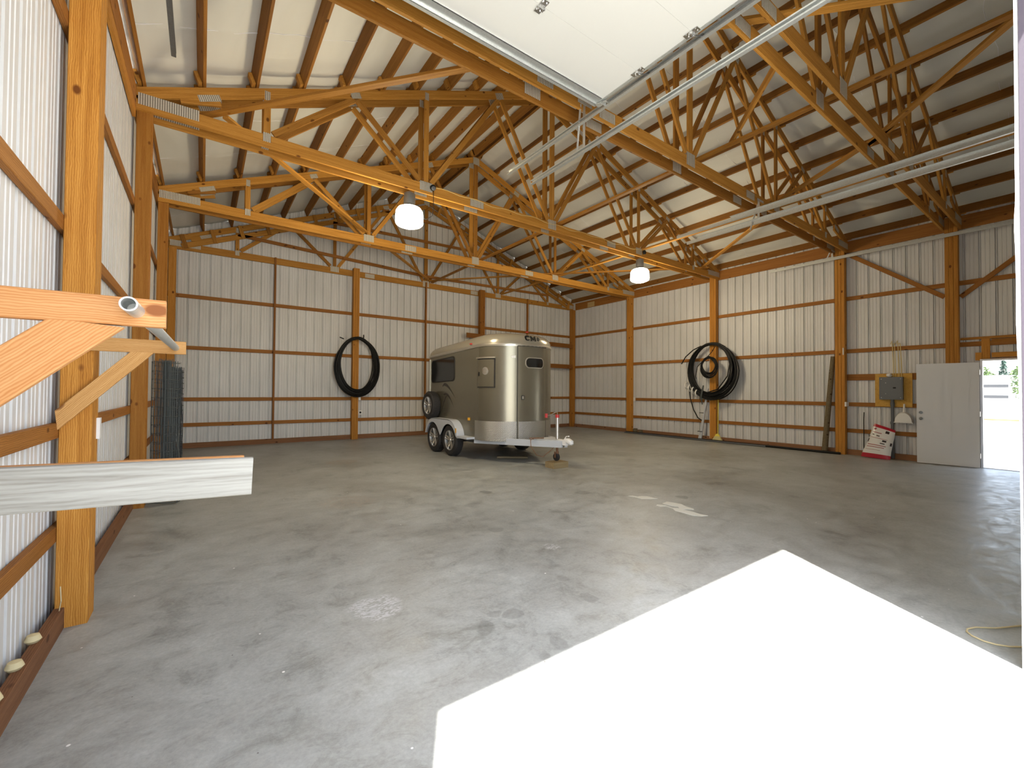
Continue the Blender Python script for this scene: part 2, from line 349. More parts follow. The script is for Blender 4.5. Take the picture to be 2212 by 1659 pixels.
# front wall with the open doorway (left) and the closed one (right)
QX0, QX1 = 8.45, 12.6
b = MB()
for x0, x1, z0, z1 in ((XL - .08, OX0, 0, 5.4), (OX0, OX1, OZ, 5.4), (OX1, QX0, 0, 5.4), (QX0, QX1, OZ, 5.4), (QX1, XR + .08, 0, 5.4)):
    b.box((x0, YF0, z0), (x1, YF1, z1))
b.prism([(XL - .08, 0, 5.4), (XR + .08, 0, 5.4), (XC, 0, ztop(XC) + .2)], (0, YF0, 0), (0, YF1, 0))
tag(b.build('wall_front', 'sheet'), kind='structure')
b = MB()
for i in range(8): b.box((QX0, 0.1, i * OZ / 8 + .004), (QX1, 0.15, (i + 1) * OZ / 8 - .004))
tag(b.build('door_3', 'doorwhite'), kind='structure')
# roof liner, sagging a little between the purlins
pur = [-0.68] + [-0.07 + .61 * k for k in range(11)] + [6.02]
def ceiling():
    b = MB(); xs = []
    full = sorted(pur + [2 * XC - x for x in pur]); edges = [SX0 - .05] + full + [SX1 + .05]
    for a, c in zip(edges[:-1], edges[1:]):
        for k in range(4): xs.append((a + (c - a) * k / 4, -.018 * math.sin(PI * k / 4)))
    xs.append((edges[-1], 0)); ys = [YF0 + (SY1 + .03 - YF0) * j / 60 for j in range(61)]
    base = 0
    for j, y in enumerate(ys):
        for i, (x, dz) in enumerate(xs):
            wv = .006 * math.sin(y * 5.1 + x * 1.7) + .005 * math.sin(y * 11 + x * 3)
            b.v.append((x, y, ztop(x) + 0.205 + dz + (wv if dz else 0) * .8))
    n = len(xs)
    for j in range(60):
        for i in range(n - 1): b.f.append((j * n + i, j * n + i + 1, (j + 1) * n + i + 1, (j + 1) * n + i)); b.mi.append(0)
    o = b.build('ceiling', 'liner', smooth=True, fix=False)
    md = o.modifiers.new('thick', 'SOLIDIFY'); md.thickness = 0.04; md.offset = 1.0
    tag(o, kind='structure')
ceiling()
# seams of the liner
seam = []
for k, y in enumerate((1.0, 2.55, 5.0, 6.2, 8.4, 9.6, 11.4, 12.6)):
    b = MB()
    for sgn in (0, 1):
        pts = []
        for i in range(41):
            x = SX0 + (XC - SX0) * i / 40; x = x if not sgn else 2 * XC - x
            pts.append((x, y + .03 * math.sin(i * .9 + k) + .015 * math.sin(i * 2.3), ztop(x) + .192 - .004 * math.sin(i)))
        b.tube(pts, .004, 4)
    tag(b.build('trim_%d' % (k + 4), 'wrap'), kind='structure')
# splash boards at the foot of the walls
thing = lambda n, a, b_: tag(board(n, a, b_, 0.13, 0.05, 'splash'), kind='structure')
thing('baseboard_left', (XL + .02, YF1, .065), (XL + .02, YB, .065))
thing('baseboard_back', (XL, YB + .005, .065), (XR, YB + .005, .065))
thing('baseboard_right', (XR - .02, DY1 + .08, .065), (XR - .02, YB, .065))

# ------------------------------------------------------------------ posts
def post(name, x0, x1, y0, y1, z1, label, plies='y', group=None):
    """laminated post of three plies with narrow joints"""
    b = MB(); g = .0035; n = 3; c = .004
    for i in range(n):
        if plies == 'y': lo = (x0, y0 + (y1 - y0) * i / n + (g if i else 0), 0); hi = (x1, y0 + (y1 - y0) * (i + 1) / n, z1)
        else: lo = (x0 + (x1 - x0) * i / n + (g if i else 0), y0, 0); hi = (x0 + (x1 - x0) * (i + 1) / n, y1, z1)
        X0, Y0, Z0 = lo; X1, Y1, Z1 = hi
        sec = [(X0 + c, Y0), (X1 - c, Y0), (X1, Y0 + c), (X1, Y1 - c), (X1 - c, Y1), (X0 + c, Y1), (X0, Y1 - c), (X0, Y0 + c)]
        b.prism([(x, y, 0) for x, y in sec], (0, 0, Z0), (0, 0, Z1))
    b2 = MB(); cx, cy, cz = (x0 + x1) / 2, (y0 + y1) / 2, z1 / 2
    for (x, y, z) in b.v: b2.v.append((z - cz, y - cy, -(x - cx)))    # grain runs along local X
    b2.f = b.f; b2.mi = b.mi
    me = bpy.data.meshes.new(name); me.from_pydata(b2.v, [], b2.f)
    bm = bmesh.new(); bm.from_mesh(me); bmesh.ops.recalc_face_normals(bm, faces=bm.faces); bm.to_mesh(me); bm.free()
    mw = Matrix(((0, 0, -1, cx), (0, 1, 0, cy), (1, 0, 0, cz), (0, 0, 0, 1)))
    return tag(link(name, me, 'timber', None, mw), label, 'post', group)
ordL = ['third', 'second', 'first', 'unseen near']
labL = ['orange timber post on the left wall, third from the camera, nearest the corner post', 'orange timber post on the left wall beside the wire fence rolls',
        'large orange timber post nearest the camera at the left edge, behind the wooden rack arm', 'timber post on the left wall carrying the nearer rack arm']
labR = ['timber post on the right wall next to the back corner, small offcuts at its foot', 'timber post on the right wall with black hose coils hung on it',
        'timber post on the right wall between the leaning log and the grey electrical panel', 'darker timber post on the right wall partly hidden behind the open white door']
for i, y in enumerate(YP):
    post('timber_post', XL, XL + .15, y, y + .2, 5.25, labL[i], group='posts along the left wall')
    post('timber_post', XR - .15, XR, y, y + .2, 5.25, labR[i], group='posts along the right wall')
post('timber_post', XL, XL + .15, YB - .2, YB, 4.985, 'timber corner post where the left wall meets the back wall')
post('timber_post', XR - .15, XR, YB - .2, YB, 4.985, 'timber corner post where the back wall meets the right wall, right of the trailer')
post('timber_post', 3.69, 3.87, 13.43, 13.578, 5.22, 'timber post on the back wall with a black hose coil hung on it', 'x')
post('timber_post', 8.20, 8.40, 13.43, 13.578, 5.20, 'timber post on the back wall rising above the horse trailer roof', 'x')
STUDM = 'girtwood'
for x, lab in ((1.60, 'thin vertical stud on the back wall left of the hose coil'), (6.12, 'thin vertical stud on the back wall behind the rear of the trailer'), (10.48, 'thin vertical stud on the back wall near the right corner, above the trailer nose')):
    thing_board('wall_stud', (x, 13.575, .13), (x, 13.575, 5.17), .085, .045, lab, 'stud', 'thin studs on the back wall', up=(0, 1, 0), mt='girtwood')

# ------------------------------------------------------------------ girts
rows = ['lowest', 'second lowest', 'third', 'topmost']
for z, r in zip(GZ, rows):
    thing_board('wall_girt', (XL - .02, YF1, z), (XL - .02, YB, z), .095, .038, '%s horizontal girt board along the left wall, running behind the posts' % r, 'girt', 'girts on the left wall', mt='girtwood')
    y0 = DY1 + .08 if z < 2.3 else YF1
    thing_board('wall_girt', (XR + .02, y0, z), (XR + .02, YB, z), .095, .038, '%s horizontal girt board along the right wall, running behind the posts' % r, 'girt', 'girts on the right wall', mt='girtwood')
    thing_board('wall_girt', (XL, YB + .02, z), (XR, YB + .02, z), .095, .038, '%s horizontal girt board across the back wall' % r, 'girt', 'girts on the back wall', mt='girtwood')
thing_board('wall_girt', (XR + .018, 1.95, 1.895), (XR + .018, 3.834, 1.895), .15, .036, 'wider short girt on the right wall behind the electrical panel board', 'girt', mt='girtwood')
for x0, z, nm in ((7.62, 3.49, 'upper'), (8.9, 2.55, 'lower')):
    thing_board('nailer_board', (x0, 13.41, z), (12.80, 13.41, z - (.07 if nm == 'upper' else 0)), .17, .036, '%s plank nailed across the back posts behind the trailer, ending at the right corner' % nm, 'board', 'planks nailed behind the trailer', mt='girtwood')
thing_board('eave_header', (XL - .02, YF1, 5.13), (XL - .02, YB - .2, 5.13), .285, .038, 'deep header board under the roof edge along the left wall', 'header', mt='girtwood')
thing_board('eave_header', (XR + .02, YF1, 5.13), (XR + .02, YB - .2, 5.13), .285, .038, 'deep header board under the roof edge along the right wall', 'header', mt='girtwood')
thing_board('sill_board', (XL - .018, 4.1, 4.88), (XL - .018, 7.05, 4.93), .12, .034, 'short board under the left header between the two nearest left posts', 'board')
thing_board('osb_offcut', (12.94, 12.30, 5.09), (12.94, 12.68, 5.09), .2, .012, 'small square strand-board patch on the right header near the back corner', 'board', mt='osb')
# wind braces on the right wall
thing_board('wind_brace', (XR - .012, 3.78, 4.93), (XR - .012, 2.09, 3.59), .09, .022, 'diagonal brace on the right wall sloping down towards the door side post', 'brace', 'diagonal wall braces', up=(0, 0, 1), mt='girtwood')
thing_board('wind_brace', (XR - .012, 1.85, 3.55), (XR - .012, .55, 4.66), .09, .022, 'diagonal brace on the right wall rising to the right above the doorway', 'brace', 'diagonal wall braces', up=(0, 0, 1), mt='girtwood')
# framing above the side door
rx = XR + .015
fr = empty('door_header_frame', (rx, 1.1, 2.2), 'rough timber framing nailed above the open side doorway', 'frame')
board('rail', (rx, YF1, 2.66), (rx, 1.86, 2.66), .05, .05, parent=fr); board('rail', (rx, .62, 2.30), (rx, 1.42, 2.30), .10, .045, parent=fr)
board('rail', (rx, .62, 2.215), (rx, 1.60, 2.215), .04, .05, parent=fr); board('rail', (rx, .62, 2.59), (rx, 1.42, 2.59), .07, .045, parent=fr)
board('stud', (rx, 1.50, 2.235), (rx, 1.50, 2.64), .12, .045, up=(0, 1, 0), parent=fr); board('stud', (rx, .86, 2.32), (rx, .86, 2.6), .07, .045, up=(0, 1, 0), parent=fr)
board('block', (rx - .02, 1.60, 2.2), (rx - .02, 1.60, 2.36), .09, .04, up=(0, 1, 0), parent=fr)

# ------------------------------------------------------------------ roof trusses
def truss(y, label, gable=False, parent=None):
    t = empty('roof_truss', (XC, y, 4.99), label, 'truss', 'double roof trusses on the side posts' if not gable else None)
    T = .036; mt = 'rafter'
    xa, xb = XL - .02, XR + .02
    # bottom chord of three lengths with joints
    board('bottom_chord', (xa, y, 5.08), (xb, y, 5.08), .178, T, mt, parent=t)
    tc = .142; off = tc / 2 * math.sqrt(1 + SL * SL)
    for s in (1, -1):
        x0 = xa if s > 0 else xb; z0 = ztop(xa) - off
        x1 = XC - s * .002; z1 = ztop(XC) - off
        sl = SL * 1.0
        board('top_chord', (x0, y, z0), (x1, y, z1), tc, T, mt, parent=t, cuts=((0, SL) if s > 0 else (0, SL)))
    def lowz(x): return ztop(x) - 2 * off + .01
    def web(x0, z0, x1, z1, wd=.089):
        return board('web', (x0, y, z0), (x1, y, z1), wd, T - .001, mt, up=(1, 0, 0) if abs(x1 - x0) < .3 else (0, 0, 1), parent=t)
    bz = 5.172
    def plate(x, z, wx, wz, ang=0):
        for s in ((-1,) if gable else (-1, 1)):
            c = V((x, y + s * (T / 2 + .002), z)); d = V((math.cos(ang), 0, math.sin(ang)))
            o = board('nail_plate', c - d * wx / 2, c + d * wx / 2, wz, .003, 'plate', parent=t, ch=.0005)
    for s in (1, -1):
        X = lambda o: XC - s * o
        web(X(5.42), bz, X(5.42), lowz(X(5.42)))                       # short post near heel
        web(X(5.34), bz + .03, X(4.20), lowz(X(4.20)) - .02)           # diagonal up
        web(X(4.16), lowz(X(4.16)) - .03, X(3.07), bz + .03)           # diagonal down
        web(X(2.95), bz, X(2.95), lowz(X(2.95)))
        web(X(2.85), bz + .03, X(1.42), lowz(X(1.42)) - .03)
        web(X(1.36), lowz(X(1.36)) - .03, X(.10), bz + .03)
        # heel wedge
        board('heel_wedge', (X(6.42), y, 5.30), (X(5.98), y, 5.42), .12, T - .002, mt, parent=t)
        plate(X(6.52), 5.135, .62, .145, 0)
        plate(X(6.10), ztop(X(6.1)) - .15, .26, .085, s * .385)
        plate(X(5.42), 5.13, .10, .13); plate(X(5.42), lowz(X(5.42)) + .03, .07, .13)
        plate(X(2.95), 5.12, .24, .16); plate(X(2.95), lowz(X(2.95)) + .03, .07, .13)
        plate(X(4.18), lowz(X(4.18)) + .04, .16, .09, s * .385); plate(X(1.40), lowz(X(1.40)) + .04, .18, .12, s * .385)
        plate(X(1.9), 5.08, .30, .13)
    web(XC, bz, XC, lowz(XC) + .02, .12)
    plate(XC, 5.12, .22, .2); plate(XC, ztop(XC) - .13, .2, .2)
    return t
nm = ['side posts one bay before the back wall', 'side posts where the two lamps hang', 'nearest left post and the post left of the panel', 'posts nearest the doorway, upper right']
for i, y in enumerate(YP):
    truss(y - .0195, 'roof truss on near faces of %s' % nm[i])
    truss(y + .2195, 'roof truss on far faces of %s' % nm[i])
gt = truss(13.60, 'timber gable truss standing against the back wall', gable=True)
# second chord and nailing girts of the gable
for s in (1, -1):
    xs = [XC - s * (XC - XL - .25), XC - s * .05]
    o = .30
    board('lower_chord', (xs[0], 13.56, ztop(xs[0]) - o), (xs[1], 13.56, ztop(xs[1]) - o), .13, .036, 'rafter', parent=gt)
    for k in range(11):
        x = XC - s * (.5 + .61 * k)
        board('block', (x, 13.535, ztop(x) - .01), (x + s * .10, 13.535, ztop(x) - .34), .09, .03, 'rafter', up=(1, 0, 0), parent=gt)
thing_board('gable_girt', (.70, 13.56, 5.61), (6.2, 13.56, 5.37), .09, .036, 'thin board crossing the gable truss webs on the left half', 'girt', 'boards across the gable end', mt='girtwood')
thing_board('gable_girt', (6.2, 13.56, 5.37), (11.5, 13.56, 5.46), .09, .036, 'thin board crossing the gable truss webs on the right half', 'girt', 'boards across the gable end', mt='girtwood')
thing_board('gable_girt', (3.1, 13.56, 6.5), (9.1, 13.56, 6.6), .09, .036, 'thin board higher up across the gable end, above the lit lamp', 'girt', 'boards across the gable end', mt='girtwood')
thing_board('gable_girt', (4.6, 13.56, 7.25), (7.6, 13.56, 7.22), .09, .036, 'highest thin board across the gable end just under the ridge', 'girt', 'boards across the gable end', mt='girtwood')

# ------------------------------------------------------------------ purlins with cleats
ords = ['eave', 'second', 'third', 'fourth', 'fifth', 'sixth', 'seventh', 'eighth', 'ninth', 'tenth', 'eleventh', 'twelfth', 'topmost']
for side in (1, -1):
    for k, x in enumerate(pur):
        X = x if side > 0 else 2 * XC - x
        z = ztop(X) + .092 * math.sqrt(1 + SL * SL) ; nl = V((-SL if X < XC else SL, 0, 1)).normalized()
        sd_ = 'left' if side > 0 else 'right'
        where = ('%s up from the %s wall' % (ords[k], sd_)) if k else 'lowest, right above the %s wall' % sd_
        p = thing_board('roof_purlin', (X, YF1, z), (X, YB, z), .184, .038, 'roof purlin of the %s slope, %s' % (sd_, where), 'purlin', 'purlins of the %s roof slope' % sd_, mt='purlinwood', up=nl)
        tg = V((nl.z, 0, -nl.x)) * (-.045)
        if tg.z > 0: tg = -tg
        for y in YP:
            for dy in (-.06, .26):
                c_ = V((X, y + dy, z)) + tg
                board('cleat', c_ - V((0, .05, 0)), c_ + V((0, .05, 0)), .15, .045, 'rafter', up=nl, parent=p)

# ------------------------------------------------------------------ lateral and diagonal bracing lying on the bottom chords
thing_board('lateral_brace', (6.32, YF1, 5.19), (6.32, 13.55, 5.19), .085, .038, 'long lateral brace lying on the truss chords along the middle of the barn', 'brace', mt='rafter', up=(1, 0, 0))
thing_board('lateral_brace', (9.22, YF1, 5.19), (9.22, 13.55, 5.19), .085, .038, 'long lateral brace lying on the truss chords in the right half of the barn', 'brace', mt='rafter', up=(1, 0, 0))
for zz, a, c, lab in (
        (0, (-.3, 7.5), (2.95, 3.7), 'from the left heel of the lamp truss forward to the nearest truss'),
        (0, (.2, 7.05), (3.05, 10.2), 'from the left part of the lamp truss back to the third truss'),
        (.04, (3.1, 10.3), (6.15, 13.5), 'from the third truss back to the middle of the gable, left of it'),
        (0, (6.2, 13.5), (8.95, 10.3), 'from the middle of the gable forward, right of it'),
        (0, (8.95, 10.35), (12.2, 7.0), 'from the third truss forward to the right end of the lamp truss'),
        (.04, (12.2, 7.2), (9.25, 3.7), 'from the right end of the lamp truss forward to the nearest truss'),
        (0, (9.2, 4.0), (7.75, 1.7), 'between the two nearest trusses on the right'),
        (.045, (6.45, 3.35), (5.20, 2.13), 'with a split lower end, between the two nearest trusses'),
        (.085, (3.6, 3.1), (6.1, .38), 'crossing the upper right corner of the photo almost level'),
        (0, (8.12, 2.18), (6.3, .35), 'in front of the last truss at the upper right edge')):
    thing_board('sway_brace', (*a, 5.225 + zz), (*c, 5.225 + zz), .088, .038, 'diagonal brace %s' % lab, 'brace', 'diagonal sway braces', mt='rafter', up=(0, 0, 1) if 'split' in lab else (1, .3, 0))

# ------------------------------------------------------------------ raised garage door, tracks
D = empty('door_2', (1.745, 0, 4.8), kind='structure')
ZP = 4.79; xs0, xs1 = -.24, 3.60
secs = [3.41, 2.81, 2.21, 1.61, 1.01, .55]
for y1, y0 in zip(secs[:-1], secs[1:]):
    b = MB(); b.box((xs0, y0 + .0008, ZP), (xs1, y1 - .0008, ZP + .045)); b.build('door_section', 'doorwhite', D)
b = MB(); # curved lower sections towards the opening
for i in range(5):
    a0, a1 = i / 5 * PI / 2, (i + 1) / 5 * PI / 2
    P = lambda a, r: (.53 - r * math.sin(a), ZP - .34 + r * math.cos(a))
    q = [P(a0, .34), P(a1, .34), P(a1, .385), P(a0, .385)]
    b.prism([(0, y, z) for y, z in q], (xs0, 0, 0), (xs1, 0, 0))
b.build('door_section', 'doorwhite', D)
b = MB().box((xs0, 3.30, ZP - .012), (xs1 - .02, 3.305, ZP + .03)); b.box((xs0, 3.30, ZP - .012), (xs1 - .02, 3.39, ZP - .009)); b.box((xs0, 3.387, ZP - .03), (xs1 - .02, 3.39, ZP - .009)); b.box((xs0, 3.40, ZP - .03), (xs1, 3.43, ZP + .05))
b.build('strut', 'galv', D)
b = MB().box((xs1 - .004, .55, ZP - .006), (xs1 + .035, 3.41, ZP - .002)); b.box((xs1 + .031, .55, ZP - .006), (xs1 + .035, 3.41, ZP + .06))
for i in range(12): b.box((xs1 + .0345, .7 + i * .22, ZP + .0), (xs1 + .036, .8 + i * .22, ZP + .03), 1)
b.build('end_stile', ['galv', 'darkgalv'], D)
def hinge(x, y, roller):
    b = MB(); b.box((x - .03, y - .07, ZP - .01), (x + .03, y - .012, ZP - .006)); b.box((x - .03, y + .012, ZP - .01), (x + .03, y + .07, ZP - .006))
    b.box((x - .025, y - .02, ZP - .035), (x - .02, y + .02, ZP - .006)); b.box((x + .02, y - .02, ZP - .035), (x + .025, y + .02, ZP - .006))
    b.tube([(x - .035, y, ZP - .025), (x + .035, y, ZP - .025)], .006)
    for dx in (-.018, .018):
        for dy in (-.045, .045): b.tube([(x + dx, y + dy, ZP - .018), (x + dx, y + dy, ZP - .009)], .008)
    o = b.build('hinge', 'chrome', D)
    if roller:
        r = MB(); r.tube([(x, y, ZP - .03), (3.75, y, 4.835)], .006); r.lathe([(.0, -.012), (.022, -.012), (.022, .012), (0, .012)], (3.755, y, 4.835), 'X', 14); r.build('roller', 'darkgalv', o)
for y in secs[1:5]:
    hinge(2.30, y, False); hinge(.95, y, False); hinge(xs1 - .02, y, True)
b = MB(); b.prism([(xs1 - .03, 3.41, ZP - .01), (xs1 + .05, 3.41, ZP - .01), (xs1 + .10, 3.34, ZP + .04), (xs1 + .02, 3.27, ZP - .01)], (0, 0, -.02), (0, 0, -.015))
b.box((xs1 + .0, 3.34, ZP - .035), (xs1 + .09, 3.345, ZP + .06)); b.tube([(xs1, 3.36, 4.82), (3.76, 3.36, 4.835)], .007); b.lathe([(0, -.012), (.022, -.012), (.022, .012), (0, .012)], (3.755, 3.36, 4.835), 'X', 14)
b.build('top_bracket', 'galv', D)
b = MB().box((xs1 + .0362, 2.98, ZP), (xs1 + .0372, 3.08, ZP + .035)); o = b.build('warning_label', 'white', D); o['label'] = 'white sticker with red edge'

def ctrack(b, x, y0, y1, z, s=1):      # C section opening towards -s
    b.box((x, y0, z - .028), (x + s * .003, y1, z + .028)) if s > 0 else b.box((x - .003, y0, z - .028), (x, y1, z + .028))
    lo, hi = sorted((x, x - s * .035))
    b.box((lo, y0, z - .028), (hi, y1, z - .025)); b.box((lo, y0, z + .025), (hi, y1, z + .028))
    lo, hi = sorted((x - s * .035, x - s * .037)); b.box((lo, y0, z + .014), (hi, y1, z + .028)); b.box((lo, y0, z - .028), (hi, y1, z - .014))
def angle_iron(b, x, y0, y1, z, s=1):
    lo, hi = sorted((x + s * .003, x + s * .006)); b.box((lo, y0, z - .01), (hi, y1, z + .055)); lo, hi = sorted((x + s * .003, x + s * .055)); b.box((lo, y0, z + .052), (hi, y1, z + .055))
def track(name, x, zs, y1s, s, label, hang=None, irons=(), mt_='galv'):
    t = empty(name, (x, 2.5, 4.8), label, 'door track', 'garage door tracks under the roof')
    for z, y1 in zip(zs, y1s):
        b = MB(); ctrack(b, x, YF1 + .02, y1, z, s); b.build('rail', mt_, t)
    for z, a, c in irons:
        b = MB(); angle_iron(b, x, a, c, z, s); b.build('angle_iron', 'galv', t)
    if hang:
        b = MB()
        for y in hang:
            b.box((x + s * .01, y - .02, min(zs) + .02), (x + s * .014, y + .02, 5.06))
            b.tube([(x - s * .03, y + .02, 5.05), (x + s * .03, y + .14, max(zs) - .32 if len(zs) > 1 else max(zs))], .014, 6)
            b.box((x - .12, y - .03, 5.02), (x + .12, y - .026, 5.06))
        b.build('hanger', 'galv', t)
    return t
track('door_track', 3.77, (4.835, 4.46), (5.37, 4.79), 1, 'pair of galvanised rails beside the right edge of the raised white door', (3.78,), ((4.46, YF1 + .3, 4.35), (4.835, YF1 + .3, 2.0)))
track('door_track', -.30, (4.83,), (5.42,), -1, 'dark metal rail end poking into view at the upper left against the roof liner', (), (), 'darkgalv')
track('door_track', 8.30, (4.86, 4.665), (5.48, 5.24), -1, 'pair of long galvanised rails crossing below the trusses on the right', (3.78,), ((4.665, .5, 5.0), (4.86, .5, 4.3)))
track('door_track', 12.70, (4.835,), (5.47,), 1, 'single galvanised rail running along the right wall under the header', (4.05,), ((4.835, .5, 4.6),))

# torn house wrap hanging on the right jamb of the open doorway, lit from outside
b = MB(); prof = [(0.0, .008), (.8, .006), (1.5, .01), (1.66, .02), (1.75, .035), (1.9, .05), (2.1, .04), (2.3, .05), (2.42, .065), (2.5, .06), (2.55, .045), (2.62, .035), (2.8, .04), (3.0, .03), (3.3, .028), (3.6, .03), (4.2, .025)]
vs = []; 
for z, wd in prof:
    wd *= .18
    vs += [(OX1 - .002, YF1 - .01, z), (OX1 - .004 - wd * .1, YF1 + wd, z), (OX1 + .004, YF1 + wd, z), (OX1 + .004, YF1 - .01, z)]
fs = []
for i in range(len(prof) - 1):
    for k in range(4): q = (k + 1) % 4; fs.append((i * 4 + k, i * 4 + q, i * 4 + 4 + q, i * 4 + 4 + k))
b.add(vs, fs); tag(b.build('trim_1', 'wrap'), kind='structure')
tag(MB().box((OX1 - .012, YF0 - .01, 0), (OX1 - .0005, YF1 - .012, OZ)).build('trim_2', mat('jamb_shade_dark', (0.075, 0.06, 0.08), 0.6)), kind='structure')  # added jamb board; its dark colour stands in for shade on the reveal

# ------------------------------------------------------------------ side door
D1 = empty('door_1', (XR, 1.07, 0), kind='structure')
b = MB(); b.box((XR - .03, DY1, 0), (SX1 + .04, DY1 + .035, DZ + .03)); b.box((XR - .03, DY0 - .035, 0), (SX1 + .04, DY0, DZ + .03)); b.box((XR - .03, DY0, DZ - .005), (SX1 + .04, DY1, DZ + .03)); b.box((XR - .03, DY0, -.01), (SX1 + .06, DY1, .012))
b.build('door_frame', 'framewhite', D1)
ha = V((12.815, 1.575, 0)); hb = V((12.665, 2.495, 0)); L = (hb - ha).length
fm = Matrix.Translation(ha) @ Matrix.Rotation(math.atan2(hb.y - ha.y, hb.x - ha.x), 4, 'Z')   # local x along the leaf, local +y faces into the barn
b = MB(); b.box((0, -.02, .015), (L, .02, 2.15), mx=fm)
def pan(x0, x1, z0, z1):
    for (u0, u1, v0, v1) in ((x0, x1, z0, z0 + .018), (x0, x1, z1 - .018, z1), (x0, x0 + .018, z0, z1), (x1 - .018, x1, z0, z1)):
        b.box((u0, .0195, v0), (u1, .0235, v1), mx=fm)
    b.box((x0 + .035, .0195, z0 + .035), (x1 - .035, .0238, z1 - .035), mx=fm)
for x0, x1 in ((.12, .42), (.52, .82)):
    pan(x0, x1, .25, .85); pan(x0, x1, 1.0, 1.66); pan(x0, x1, 1.78, 2.0)
leaf = b.build('door_leaf', 'leaf', D1)
for z, nme in ((1.10, 'deadbolt'), (.97, 'door_knob')):
    b = MB(); c = fm @ V((L - .065, .02, z)); n = (fm.to_3x3() @ V((0, 1, 0)))
    b.tube([c, c + n * .012], .032, 16); b.tube([c + n * .012, c + n * (.05 if nme == 'door_knob' else .018)], [.012, .012] if nme == 'door_knob' else [.02, .018], 12)
    if nme == 'door_knob': b.tube([c + n * .04, c + n * .05, c + n * .062, c + n * .07], [.018, .027, .026, .012], 16)
    b.build(nme, 'darkgalv', leaf, smooth=True)
for z in (.25, 1.1, 1.95):
    b = MB().box((XR - .16, DY1 + .028, z - .05), (XR - .03, DY1 + .034, z + .05)); b.tube([(XR - .15, 1.573, z - .05), (XR - .15, 1.573, z + .05)], .008); b.build('hinge', 'alloy', D1)

# ------------------------------------------------------------------ saddle / pole rack at the left
b_ = thing_board
near = empty('rack_bracket', (-.5, 1.84, 1.7), 'large orange rack arm with brace closest to the camera, drilled for the steel pipe', 'bracket')
board('arm', (-.95, 1.845, 1.742), (-.102, 1.845, 1.746), .089, .038, 'fir', parent=near)
board('brace', (-.85, 1.845, 1.17), (-.29, 1.845, 1.70), .125, .036, 'fir', parent=near, cuts=(0, -.9))
far = empty('rack_bracket', (-.4, 3.8, 1.7), 'smaller pale rack arm with brace nailed to the nearest left post', 'bracket')
board('arm', (-.74, 3.813, 1.785), (-.098, 3.813, 1.785), .089, .036, 'pine', parent=far)
board('brace', (-.73, 3.813, 1.30), (-.33, 3.813, 1.745), .09, .034, 'pine', parent=far, cuts=(.9, -.9))
b = MB(); pa = V((-.178, 1.66, 1.745)); pb = V((-.155, 3.86, 1.785))
b.lathe([(.0165, 0), (.0165, .04), (.0215, .04), (.0215, 0), (.0165, 0)], (0, 0, 0), 'Z', 20)
b.v = []; b.f = []; b.mi = []
n = 20; d = (pb - pa).normalized(); ux = d.orthogonal().normalized(); uy = d.cross(ux)
rings = [(pa + d * .12, .017), (pa, .017), (pa, .0215), (pb, .0215), (pb, .017)]
for p, r in rings:
    for k in range(n): b.v.append(tuple(p + ux * r * math.cos(2 * PI * k / n) + uy * r * math.sin(2 * PI * k / n)))
for i in range(4):
    for k in range(n): q = (k + 1) % n; b.f.append((i * n + k, i * n + q, (i + 1) * n + q, (i + 1) * n + k)); b.mi.append(0)
b.f.append(tuple(range(n))); b.mi.append(0)
tag(b.build('steel_pipe', 'galv', smooth=True), 'open-ended grey steel pipe passing through both rack arms', 'pipe')
thing_board('weathered_plank', (-1.1, 1.805, 1.234), (.149, 1.805, 1.191), .129, .036, 'pale weathered plank jutting from the left edge in front of the post', 'plank', mt='weathered')
thing_board('orange_plank', (-1.1, 2.09, 1.20), (.141, 2.09, 1.165), .125, .036, 'orange plank jutting out just behind the pale weathered plank', 'plank', mt='fir')

# ------------------------------------------------------------------ lamps, ceiling box, cable
def lamp(x, y, label):
    t = empty('bay_lamp', (x, y, 4.35), label, 'lamp', 'hanging high bay lamps')
    b = MB(); b.lathe([(0, .62), (.06, .62), (.095, .60), (.10, .50), (.10, .40), (.13, .37), (.15, .35), (0, .35)], (x, y, 4.37), 'Z', 28); b.build('housing', 'darkgalv', t, smooth=True)
    b = MB(); b.tube([(x, y, 4.98), (x, y, 5.06)], .006); b.tube([(x + .03 * math.cos(a), y, 5.07 + .03 * math.sin(a)) for a in [i * PI / 5 for i in range(10)]], .005, 6, closed=True); b.build('hook', 'chrome', t)
    b = MB(); b.lathe([(0, .36), (.15, .355), (.20, .33), (.232, .28), (.24, .20), (.242, .10), (.236, .07), (.21, .045), (.12, .01), (0, 0)], (x, y, 4.37), 'Z', 36); b.build('diffuser', 'lampglow', t, smooth=True)
    l = bpy.data.lights.new('lamp_light', 'POINT'); l.energy = LAMP_POWER; l.color = (1.0, 0.83, 0.55); l.shadow_soft_size = .24
    lo = bpy.data.objects.new('lamp_light', l); COL.objects.link(lo); lo.parent = t; lo.location = (0, 0, -.30)
    return t
lamp(2.92, 7.21, 'large glowing lamp hanging under the truss at left of centre')
lamp(9.28, 7.21, 'smaller-looking glowing lamp hanging further right, near the right wall')
t = empty('ceiling_outlet', (3.29, 7.05, 5.12), 'round black outlet box with grey receptacle on the truss right of the big lamp', 'outlet box')
MB().lathe([(0, 0), (.05, 0), (.052, -.03), (.05, -.04), (0, -.04)], (3.29, 7.064, 5.12), 'Y', 24).build('box_body', 'black', t)
MB().lathe([(0, 0), (.038, 0), (.038, -.015), (0, -.02)], (3.29, 7.024, 5.10), 'Y', 20).build('receptacle', 'grey', t)
